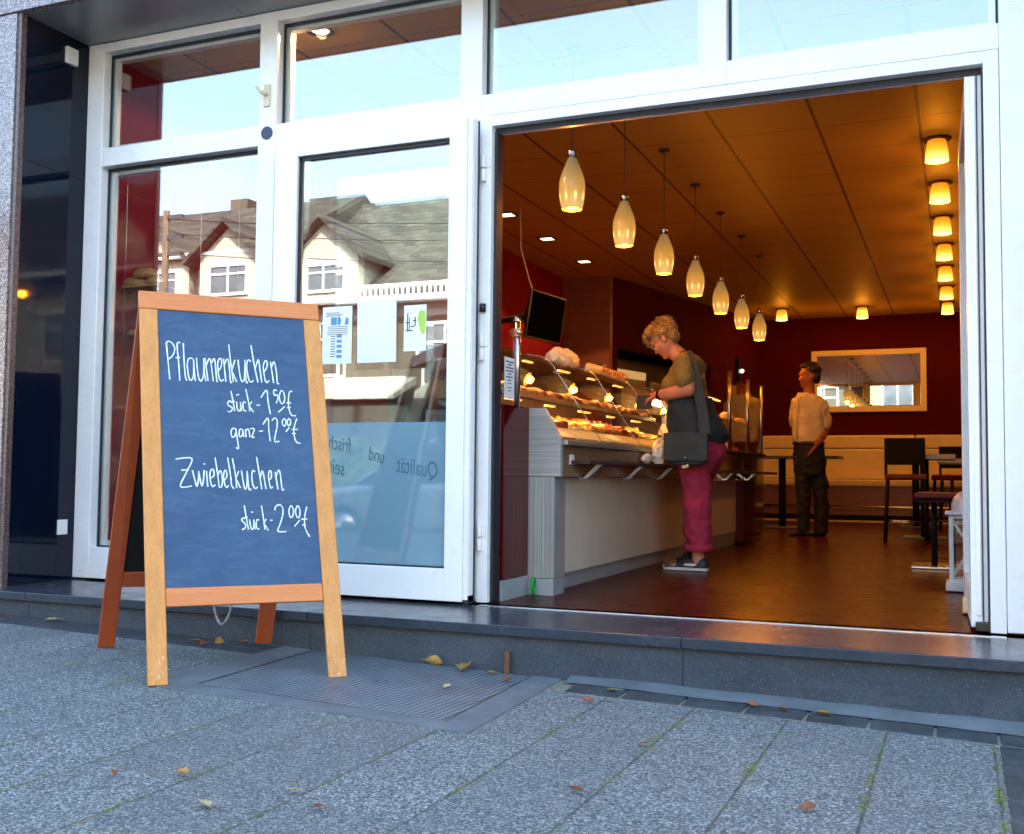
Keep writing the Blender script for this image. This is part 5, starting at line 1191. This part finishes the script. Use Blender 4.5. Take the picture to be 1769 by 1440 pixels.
def person_m():
    root = thing('person', 'man in a white short-sleeved shirt and dark trousers standing with one hand in his pocket', 'person', (-1.54, 12.1, .18))
    Y = 12.1; X = -1.54
    hd = Matrix.Translation((X + .01, Y, 1.925)) @ Matrix.Rotation(R(205), 4, 'Z') @ Matrix.Rotation(R(4), 4, 'Y')
    b = B(); head(b, hd, 1.1)
    limb(b, [(X + .01, Y, 1.86), (X + .01, Y, 1.72)], [.06, .065])
    limb(b, [(X - .14, Y + .06, 1.62), (X - .165, Y + .12, 1.40)], [.048, .042]); limb(b, [(X - .165, Y + .12, 1.40), (X - .13, Y + .06, 1.16)], [.042, .03])
    limb(b, [(X + .14, Y + .0, 1.62), (X + .178, Y + .05, 1.36)], [.052, .044]); limb(b, [(X + .178, Y + .05, 1.36), (X + .155, Y - .04, 1.27), (X + .10, Y - .115, 1.18)], [.045, .043, .037])
    hand(b, (X - .14, Y + .06, 1.16), (X - .12, Y + .03, 1.11), (-1, 0, 0), (0, 1, 0), .3, thumb_side=1)
    hand(b, (X + .10, Y - .13, 1.17), (X + .065, Y - .135, 1.12), (0, -1, .3), (.8, 0, .6), .2, thumb_side=1)
    limb(b, [(X, Y, 1.5), (X, Y, 1.1)], [.09, .1])
    for sx, dy in ((-.08, .0), (.09, .08)):
        limb(b, [(X + sx, Y + dy * .4, 1.05), (X + sx + .03, Y + dy, .65), (X + sx + .03, Y + dy, .24)], [.085, .06, .045])
    build('body', remesh(b, .009, 3), 'skin_man', root)
    b = B(); R3 = hd.to_3x3(); T = lambda x, y, z: hd @ Vector((x * 1.12, y * 1.12, z * 1.12))
    b.ball(T(-.03, 0, .068), (.108, .097, .094), 18, 12, R3); b.ball(T(-.062, 0, .0), (.06, .086, .085), 16, 10, R3); b.ball(T(.03, 0, .108), (.06, .07, .03), 14, 8, R3)
    build('hair', crumple(remesh(b, .008, 1), .006, 60), 'hair_dark', root)
    b = B(); b.loft([((X, Y, z), a, c) for z, a, c in ((1.735, .065, .07), (1.71, .11, .095), (1.67, .165, .115), (1.6, .18, .125), (1.45, .172, .13), (1.3, .172, .14), (1.22, .17, .135), (1.19, .16, .125))], 24)
    limb(b, [(X - .12, Y + .03, 1.65), (X - .14, Y + .07, 1.6), (X - .165, Y + .11, 1.43)], [.065, .07, .064]); limb(b, [(X + .11, Y, 1.645), (X + .145, Y, 1.6), (X + .175, Y + .025, 1.42)], [.066, .073, .068])
    b.lathe([(.062, 1.70), (.07, 1.725), (.064, 1.755), (.055, 1.75)], (X + .008, Y, 0), 16)
    build('shirt', crumple(crumple(remesh(b, .012, 2), .016, 8), .008, 24), 'shirt_white', root)
    b = B(); b.tube([(X - .095, Y - .125, 1.66), (X - .11, Y - .15, 1.5), (X - .11, Y - .155, 1.35), (X - .105, Y - .15, 1.24)], .008, 6)
    for s_ in (-1, 1): b.prism([(X - .05, Y - .07, 1.745), (X - .05 + s_ * .05, Y - .075, 1.75), (X - .075 + s_ * .045, Y - .125, 1.69), (X - .08, Y - .12, 1.70)], [(X - .05, Y - .064, 1.745), (X - .05 + s_ * .05, Y - .069, 1.75), (X - .075 + s_ * .045, Y - .119, 1.69), (X - .08, Y - .114, 1.70)])
    build('collar', b, 'shirt_white', root)
    b = B(); b.loft([((X, Y, 1.2), .16, .125), ((X, Y, 1.08), .168, .135), ((X, Y + .01, .98), .168, .13), ((X + .01, Y + .02, .88), .158, .12), ((X + .01, Y + .02, .84), .12, .1)], 24)
    for sx, dy in ((-.085, .0), (.09, .08)): limb(b, [(X + sx, Y + dy * .4, 1.02), (X + sx + .02, Y + dy * .8, .75), (X + sx + .035, Y + dy, .5), (X + sx + .03, Y + dy, .28), (X + sx + .03, Y + dy, .24)], [.09, .086, .078, .074, .074])
    r = remesh(b, .012, 2); build('trousers', crumple(crumple(r, .016, 8), .01, 20), 'trousers_dark', root)
    b = B(); b.loft([((X, Y, 1.175), .172, .138), ((X, Y, 1.21), .172, .138)], 28); build('belt', b, 'leather_black', root)
    for sx, dy in ((-.08, .0), (.09, .08)):
        b = B(); b.ball((X + sx + .03, Y + dy, .215), (.05, .05, .045)); b.ball((X + sx - .05, Y + dy - .08, .205), (.1, .055, .03), 14, 8, Matrix.Rotation(R(40), 3, 'Z')); b.ball((X + sx - .01, Y + dy - .03, .21), (.06, .05, .038))
        r = remesh(b, .009, 2); r.v = [(x, y, max(z, .182)) for x, y, z in r.v]; build('shoe', r, 'leather_black', root)
    return root
person_m()

# ================================================================== LEAVES AND WEEDS
def leaf(kind, s, curl):
    b = B(); n = 7; m_ = 5; vs = []
    for i in range(n):
        t = i / (n - 1); w_ = math.sin(PI * t ** .8) * .32 * (1 + (.25 * math.sin(i * 2.6) if kind else 0)) + .01
        for j in range(m_):
            q = (j / (m_ - 1) - .5) * 2
            vs.append((s * (t - .5), s * w_ * q, s * (curl * (abs(q) ** 1.6) * w_ * 1.2 + curl * .35 * (t - .5) ** 2 * 2 + .02 * math.sin(i * 3 + j * 2)) + .002))
    b.add(vs, [(i * m_ + j, i * m_ + j + 1, (i + 1) * m_ + j + 1, (i + 1) * m_ + j) for i in range(n - 1) for j in range(m_ - 1)], True)
    b.tube([(s * .5, 0, s * curl * .2), (s * .72, s * .03, s * .08)], .0009, 5)
    return b
LV = [(-4.20, 4.10, .075, 'leaf_pale', .3, 'pale curled leaf on the dark asphalt left of the chalkboard sign'), (-4.44, 4.05, .05, 'leaf_rust', .3, 'small brown leaf on the dark asphalt at the far left by the step'),
      (-3.22, 4.0, .07, 'leaf_rust', .4, 'brown leaf at the foot of the step, behind the front stile of the sign'), (-3.14, 4.06, .05, 'leaf_ochre', .9, 'ochre leaf curled up at the step below the chain'), (-3.03, 4.09, .045, 'leaf_rust', .8, 'small rust leaf by the step right of the curled ochre one'), (-3.15, 3.96, .06, 'leaf_rust', .5, 'rust coloured leaf on the asphalt under the chain'),
      (-2.09, 4.135, .085, 'leaf_ochre', .7, 'large ochre leaf leaning against the riser above the steel plate'), (-1.92, 4.10, .10, 'leaf_ochre', .6, 'biggest ochre leaf lying at the riser on the steel plate'), (-1.79, 4.08, .045, 'leaf_ochre', .5, 'small ochre leaf at the far edge of the steel plate'),
      (-1.68, 3.98, .05, 'leaf_rust', .5, 'brown leaf near the right corner of the steel plate'), (-1.83, 3.75, .045, 'leaf_pale', .3, 'pale leaf lying on the middle right of the steel plate'), (-2.1, 3.68, .03, 'leaf_rust', .3, 'tiny brown leaf on the steel plate behind the right leg of the sign'),
      (-2.09, 2.27, .04, 'leaf_rust', .4, 'small tan leaf on the pavement left of the yellow one in the foreground'), (-1.94, 2.365, .055, 'leaf_ochre', .5, 'bright yellow leaf on the pavement in the left foreground'), (-1.72, 2.18, .07, 'leaf_pale', .35, 'long pale leaf nearest the bottom edge of the pavement at left'), (-1.6, 2.38, .045, 'leaf_pale', .3, 'flat pale bit of leaf right of the long pale leaf'),
      (-1.47, 2.3, .045, 'leaf_rust', .4, 'rust leaf in a paving joint at the lower middle'), (-1.28, 3.80, .05, 'leaf_rust', .5, 'red-brown leaf beside the right corner of the concrete frame'), (-.72, 4.05, .045, 'leaf_rust', .4, 'small rust leaf on the setts, leftmost of three by the riser'), (-.61, 4.03, .045, 'leaf_rust', .6, 'rust leaf on the setts, middle one of three by the riser'),
      (-.465, 4.04, .06, 'leaf_ochre', .5, 'ochre leaf on the setts, rightmost of three by the riser'), (-.955, 2.75, .06, 'leaf_rust', .4, 'rust leaf on a paving joint at the lower right middle'), (-.376, 2.9, .06, 'leaf_rust', .4, 'dark rust leaf on the slabs in the right foreground'), (-1.25, 4.02, .05, 'leaf_pale', .25, 'pale leaf on the setts next to the concrete frame'), (-.93, 3.31, .05, 'leaf_ochre', .35, 'ochre leaf on the mossy joint in the middle of the pavement')]
random.seed(9)
for i, (x, y, s_, mt, cu, lb) in enumerate(LV):
    o = build('fallen_leaf', leaf(i % 2, s_ * (.8 if y < 3.5 else 1), cu), mt, None, local=True); md = o.modifiers.new('t', 'SOLIDIFY'); md.thickness = .0006
    o.location = (x, y, gz(x) + (.012 if y > 3.94 and x > -1.45 else .009)); o.rotation_euler = ((random.uniform(-.3, .3)) if i not in (6, 3) else 1.0, random.uniform(-.2, .2), random.uniform(0, 6.28)); tag(o, lb, 'leaf', 'fallen leaves on the pavement')
# weeds and moss growing in the joints
b = B(); random.seed(15)
def tuft(x, y, n, s_):
    for k in range(n):
        px_, py_ = x + random.gauss(0, .007), y + random.gauss(0, .05); a = random.uniform(0, 6.28); l = s_ * random.uniform(.4, 1.1); z = gz(px_)
        dx, dy = math.cos(a) * l * .5, math.sin(a) * l * .5; wx, wy = -math.sin(a) * .0012, math.cos(a) * .0012
        b.add([(px_ - wx, py_ - wy, z - .002), (px_ + wx, py_ + wy, z - .002), (px_ + dx * .6 + wx * .7, py_ + dy * .6 + wy * .7, z + l * .55), (px_ + dx * .6 - wx * .7, py_ + dy * .6 - wy * .7, z + l * .55), (px_ + dx, py_ + dy, z + l * .8)], [(0, 1, 2, 3), (3, 2, 4)])
for j in range(0, 10):
    X = .089 - .3333 * j
    for y in [random.uniform(1.9, 3.9) for _ in range(9)]:
        if -2.85 < X < -1.45 and y > 3.15: continue
        tuft(X, y, random.randint(8, 40), .008)
tuft(-2.95, 3.2, 60, .012); tuft(-3.3, 3.3, 40, .01); tuft(-.25, 3.3, 90, .012); tuft(-.25, 3.05, 80, .013); tuft(-.58, 3.2, 80, .011); tuft(-.92, 3.4, 60, .01); tuft(.09, 3.3, 90, .013); tuft(.09, 3.0, 60, .012)
o = build('moss', b, 'moss_green'); o['kind'] = 'stuff'; tag(o, 'moss and tiny weeds growing in the paving joints', 'moss')
# loose grit near the step
b = B(); random.seed(33)
for k in range(260):
    x = random.uniform(-4.6, .9); y = random.triangular(2.2, 4.14, 4.05); s_ = random.uniform(.0012, .0035); z = gz(x) + (.012 if y > 3.94 and x > -1.45 else .001)
    b.box(x, x + s_, y, y + s_ * 1.3, z, z + s_ * .8, None)
o = build('gravel', b, 'concrete'); o['kind'] = 'stuff'; tag(o, 'fine grit scattered on the pavement', 'grit')
# rusty peg by the step
b = B(); b.box(-1.755, -1.735, 4.128, 4.15, gz(-1.75), .075); tag(build('rusty_peg', b, 'rust', None, bevel=.003), 'short rusty iron peg standing at the riser behind the plate', 'peg')

# ================================================================== ACROSS THE STREET (seen mirrored in the panes)
def window(parent, x, z, w, h, y, mat='trim_white'):
    b = B(); t = .08
    b.box(x - w / 2 - t, x + w / 2 + t, y, y + .06, z - t, z); b.box(x - w / 2 - t, x + w / 2 + t, y, y + .06, z + h, z + h + t); b.box(x - w / 2 - t, x - w / 2, y, y + .058, z, z + h); b.box(x + w / 2, x + w / 2 + t, y, y + .058, z, z + h)
    b.box(x - .025, x + .025, y, y + .056, z, z + h); b.box(x - w / 2, x - .026, y, y + .055, z + h * .68, z + h * .68 + .05); b.box(x + .026, x + w / 2, y, y + .055, z + h * .68, z + h * .68 + .05)
    wd = build('window', b, mat, parent)
    b = B(); b.box(x - w / 2, x + w / 2, y + .005, y + .02, z, z + h); build('pane', b, 'house_pane', wd)
    return wd
HY = -15.3
def roof_prism(b, x0, x1, ya, za, yb, zb, yc, zc):
    b.prism([(x0, ya, za), (x0, yb, zb), (x0, yc, zc)], [(x1, ya, za), (x1, yb, zb), (x1, yc, zc)])
def gable(parent, x, w, z0, z1, y0, depth, wall='stucco_white', over=.35):
    """gabled dormer: wall box, pitched slate roof"""
    b = B(); zr = z1 + w * .42
    b.prism([(x - w / 2, y0, z0), (x + w / 2, y0, z0), (x + w / 2, y0, z1), (x, y0, zr), (x - w / 2, y0, z1)], [(x - w / 2, y0 - depth, z0), (x + w / 2, y0 - depth, z0), (x + w / 2, y0 - depth, z1), (x, y0 - depth, zr), (x - w / 2, y0 - depth, z1)])
    d_ = build('dormer', b, wall, parent)
    b = B(); o_ = over
    for s_ in (-1, 1):
        P = [(x, zr + .08), (x, zr + .2), (x + s_ * (w / 2 + o_), z1 - o_ * .84 + .2), (x + s_ * (w / 2 + o_), z1 - o_ * .84 + .06)]
        b.prism([(q, y0 + .35, z) for q, z in P], [(q, y0 - depth, z) for q, z in P])
    build('dormer_roof', b, 'slate', d_)
    return d_
def house(x0, x1, wall, eave, ridge, label, wins, dormers, depth=9, awn=None, name='house'):
    h = thing(name, label, 'house', ((x0 + x1) / 2, HY, -.06))
    b = B(); b.box(x0, x1, HY - depth, HY, -.3, eave); build('wall', b, wall, h)
    b = B(); b.box(x0 - .05, x1 + .05, HY - .05, HY + .04, -.06, .5); build('plinth', b, 'concrete', h)
    b = B(); roof_prism(b, x0 - .3, x1 + .3, HY + .5, eave - .05, HY - depth / 2, ridge, HY - depth - .5, eave - .05); rf = build('roof', b, 'slate', h)
    b = B(); b.tube([(x0 - .3, HY + .55, eave + .02), (x1 + .3, HY + .55, eave + .02)], .08, 8); build('gutter', b, 'trim_white', rf)
    b = B(); b.box((x0 + x1) / 2 + 1.5, (x0 + x1) / 2 + 2.2, HY - depth / 2 - .8, HY - depth / 2, ridge - 1, ridge + .35); build('chimney', b, 'wall_shade_brown', rf)
    for (x, z, w, hh) in wins: window(h, x, z, w, hh, HY)
    for d_ in dormers:
        dm = gable(h, *d_[:6]); window(dm, d_[0], d_[2] + .45, min(1.5, d_[1] * .6), d_[3] - d_[2] - .75, d_[4])
    if awn:
        b = B()
        for a in awn: b.prism([(a[0], HY + .02, a[2] + .5), (a[0], HY + 1.3, a[2]), (a[0], HY + 1.3, a[2] - .18), (a[0], HY + .02, a[2] + .3)], [(a[1], HY + .02, a[2] + .5), (a[1], HY + 1.3, a[2]), (a[1], HY + 1.3, a[2] - .18), (a[1], HY + .02, a[2] + .3)])
        build('awning', b, 'awning_white', h)
        b = B()
        for a in awn: b.box(a[0] + .2, a[1] - .2, HY + .055, HY + .08, .5, a[2] - .2)
        build('shop_window', b, 'house_pane', h)
    return h, rf
house(-31, -17.7, 'stucco_cream', 7.0, 9.75, 'cream house across the street with dark slate roof and gabled bays', [(-29.5, 1.2, 1.3, 1.6), (-27, 1.2, 1.3, 1.6), (-24.2, 1.2, 1.3, 1.6), (-21.6, 1.2, 1.3, 1.6), (-19.2, 1.2, 1.3, 1.6)] + [(x, 3.4, 1.2, 1.5) for x in (-29.5, -27, -24.2, -21.6, -19.2)],
      [(-27.5, 2.4, 5.4, 6.9, HY + .35, 4), (-24.4, 2.4, 5.4, 6.9, HY + .35, 4), (-21.6, 2.2, 5.4, 6.9, HY + .35, 4), (-18.9, 2.0, 5.4, 6.9, HY + .6, 4)])
h2, rf2 = house(-17.3, -4.5, 'stucco_white', 5.35, 9.4, 'white house across the street with steep slate roof, snow guard and pale awning', [(x, 3.5, 1.1, 1.35) for x in (-16, -10.2, -7.6, -5.6)],
      [(-15.75, 2.1, 5.3, 6.7, HY + .3, 3.4), (-9.2, 2.1, 5.3, 6.7, HY + .3, 3.4), (-6.2, 2.0, 5.3, 6.7, HY + .3, 3.4)], awn=[(-16.6, -13.2, 2.9), (-12.6, -9.6, 2.9)])
b = B()
x = -14.6
while x < -4.6: b.box(x, x + .05, HY + .38, HY + .42, 5.42, 5.78); x += .16
b.box(-14.7, -4.6, HY + .36, HY + .44, 5.42, 5.47); b.box(-14.7, -4.6, HY + .36, HY + .44, 5.72, 5.77); build('snow_guard', b, 'trim_white', rf2)
window(h2, -12.2, 3.2, 1.5, 1.5, HY + .05)
b = B(); b.box(-17.28, -4.52, HY + .001, HY + .05, .5, 4.95); build('wall_shade_brown', b, 'wall_shade_brown', h2)  # dark sheet over the lower wall, its shade put into the colour
house(-3.8, 9, 'stucco_ochre', 6.2, 10.6, 'ochre house across the street opposite the entrance', [(x, z, 1.2, 1.5) for x in (-2.5, 0, 2.6, 5.2, 7.6) for z in (1.2, 4.0)], [(0, 2.2, 6, 7.4, HY, 3)])
house(9.6, 24, 'stucco_cream', 6.8, 11, 'cream house across the street farthest to the right', [(x, z, 1.2, 1.5) for x in (11, 13.6, 16.2, 18.8, 21.6) for z in (1.2, 4.2)], [(14, 2.2, 6.6, 8, HY, 3)])
house(-47, -31.6, 'stucco_white', 6.4, 10.4, 'white house across the street farthest to the left', [(x, z, 1.2, 1.5) for x in (-45, -42, -39, -36, -33.4) for z in (1.2, 4.0)], [(-38, 2.4, 6.2, 7.6, HY, 3)])
# hedge plants before the white house
def shrub(x, y, r, h, label):
    t = thing('shrub', label, 'shrub', (x, y, -.06), group='shrubs across the street')
    b = B()
    for k in range(5): b.tube([(x, y, -.06), (x + random.uniform(-.4, .4) * r, y + random.uniform(-.4, .4) * r, h * random.uniform(.5, .8))], [.025, .008], 6)
    build('stem', b, 'bark', t)
    b = B()
    for k in range(1500):
        a = random.uniform(0, 6.28); rr = r * random.random() ** .4; z = h * random.uniform(.12, 1) ; sc = math.sin(PI * min(.97, z / h * .8 + .12)); p = Vector((x + math.cos(a) * rr * sc, y + math.sin(a) * rr * sc, z)); q = Vector((random.gauss(0, 1), random.gauss(0, 1), random.gauss(0, 1))).normalized() * .07; w_ = q.cross(Vector((random.random(), random.random(), random.random()))).normalized() * .035
        b.add([p - q, p + w_, p + q, p - w_], [(0, 1, 2, 3)])
    build('foliage', b, 'foliage', t)
random.seed(41)
for i, (x, r, h) in enumerate([(-13.6, .9, 1.7), (-12.1, .8, 1.9), (-10.6, .9, 1.6), (-15.4, .7, 1.4)]):
    shrub(x, -12.9, r, h, ['middle shrub of those before the white house', 'tallest shrub before the white house', 'shrub farthest right before the white house', 'small shrub farthest left before the white house'][i])
# utility pole with cross arms and wires
t = thing('utility_pole', 'tall utility pole with cross arms and wires across the street', 'pole', (-17.6, -10.6, -.06))
b = B(); b.tube([(-17.6, -10.6, -.1), (-17.6, -10.6, 7.1)], [.12, .08], 10); build('post', b, 'bark', t)
b = B()
for z in (6.9, 6.4, 6.0): b.box(-18.1, -17.1, -10.66, -10.54, z, z + .08)
build('cross_arm', b, 'dark_steel', t)
b = B()
for k, (dx, z) in enumerate([(-.4, 6.98), (.4, 6.48), (0, 6.08)]):
    pts = [(-17.6 + dx + 30 * q / 12, -10.6 + dx * .3 - 2.5 * q / 12, z - .9 * (1 - (2 * q / 12 - 1) ** 2)) for q in range(13)]; b.tube(pts, .01, 5)
build('wire', b, 'black_matte', t)
# parked car behind the photographer
def car():
    t = thing('parked_car', 'blue-grey estate car parked at the kerb opposite the shop window', 'car', (-6.2, -3.5, -.2))
    Z = -.2; y0, y1 = -4.35, -2.65
    def P(pr, inset=0): return [(-8.25 + x, z + Z) for x, z in pr]
    low = [(0, .35), (.05, .62), (.25, .74), (1.05, .88), (3.9, .95), (4.1, .8), (4.15, .4), (3.9, .28), (.2, .26)]
    b = B(); Q = P(low); n = len(Q); ins = [.12, .05, 0, 0, 0, .05, .1]
    ys = [y0 + .02, y0, y0 + .25]; rings = []
    for yy, k in ((y0 + .0, .93), (y0 + .12, 1), (y1 - .12, 1), (y1, .93)):
        cx_ = -6.2; rings.append([(cx_ + (x - cx_) * k, yy, Z + .55 + (z - Z - .55) * (k if k == 1 else .86)) for x, z in Q])
    vs = [p for r_ in rings for p in r_]
    fs = [(i * n + k, i * n + (k + 1) % n, (i + 1) * n + (k + 1) % n, (i + 1) * n + k) for i in range(3) for k in range(n)] + [tuple(range(n)), tuple(range(3 * n, 4 * n))]
    b.add(vs, fs, False); build('body', b, 'car_paint', t, bevel=.05)
    cab = [(.95, .86), (1.75, 1.38), (2.2, 1.47), (3.4, 1.45), (3.9, 1.2), (4.05, .94)]
    Q = P(cab); b = B(); n = len(Q); A1 = [(x, y0 + (.08 if z < .8 else .25), z) for x, z in Q]; A2 = [(x, y1 - (.08 if z < .8 else .25), z) for x, z in Q]
    b.prism(A1, A2); build('windows', b, 'screen', t, bevel=.03)
    b = B(); R_ = P([(1.72, 1.385), (2.2, 1.48), (3.4, 1.46), (3.88, 1.24), (3.84, 1.2), (3.38, 1.40), (2.2, 1.43), (1.78, 1.35)]); b.prism([(x, y0 + .24, z + .012) for x, z in R_], [(x, y1 - .24, z + .012) for x, z in R_]); build('roof', b, 'car_paint', t, bevel=.015)
    b = B()
    for yy in (y0 + .17, y1 - .2):
        for (a, c) in (((.98, .88), (1.78, 1.40)), ((2.45, .93), (2.45, 1.45)), ((3.35, .93), (3.42, 1.44))):
            p1 = (-8.25 + a[0], yy - (.06 if yy < -3.5 else -.09), Z + a[1]); p2 = (-8.25 + c[0], yy + (.07 if yy < -3.5 else -.04), Z + c[1]); b.tube([p1, p2], .035, 6)
    build('pillar', b, 'car_paint', t)
    for x in (-7.4, -5.0):
        for yy, s_ in ((y1, 1), (y0, -1)):
            w_ = B(); w_.tube([(x, yy - s_ * .2, Z + .31), (x, yy + s_ * .01, Z + .31)], .31, 24); o = build('wheel', w_, 'rubber', t, bevel=.02)
            w_ = B(); w_.tube([(x, yy + s_ * .0, Z + .31), (x, yy + s_ * .018, Z + .31)], .19, 20); build('rim', w_, 'steel', o)
    for yy in (y0 + .25, y1 - .25):
        w_ = B(); w_.ball((-8.14, yy, Z + .66), (.1, .17, .08), 12, 8); build('headlight', w_, 'clear_glass', t)
        w_ = B(); w_.box(-4.13, -4.08, yy - .12, yy + .12, Z + .7, Z + .85); build('tail_light', w_, 'red_box', t)
    return t
car()
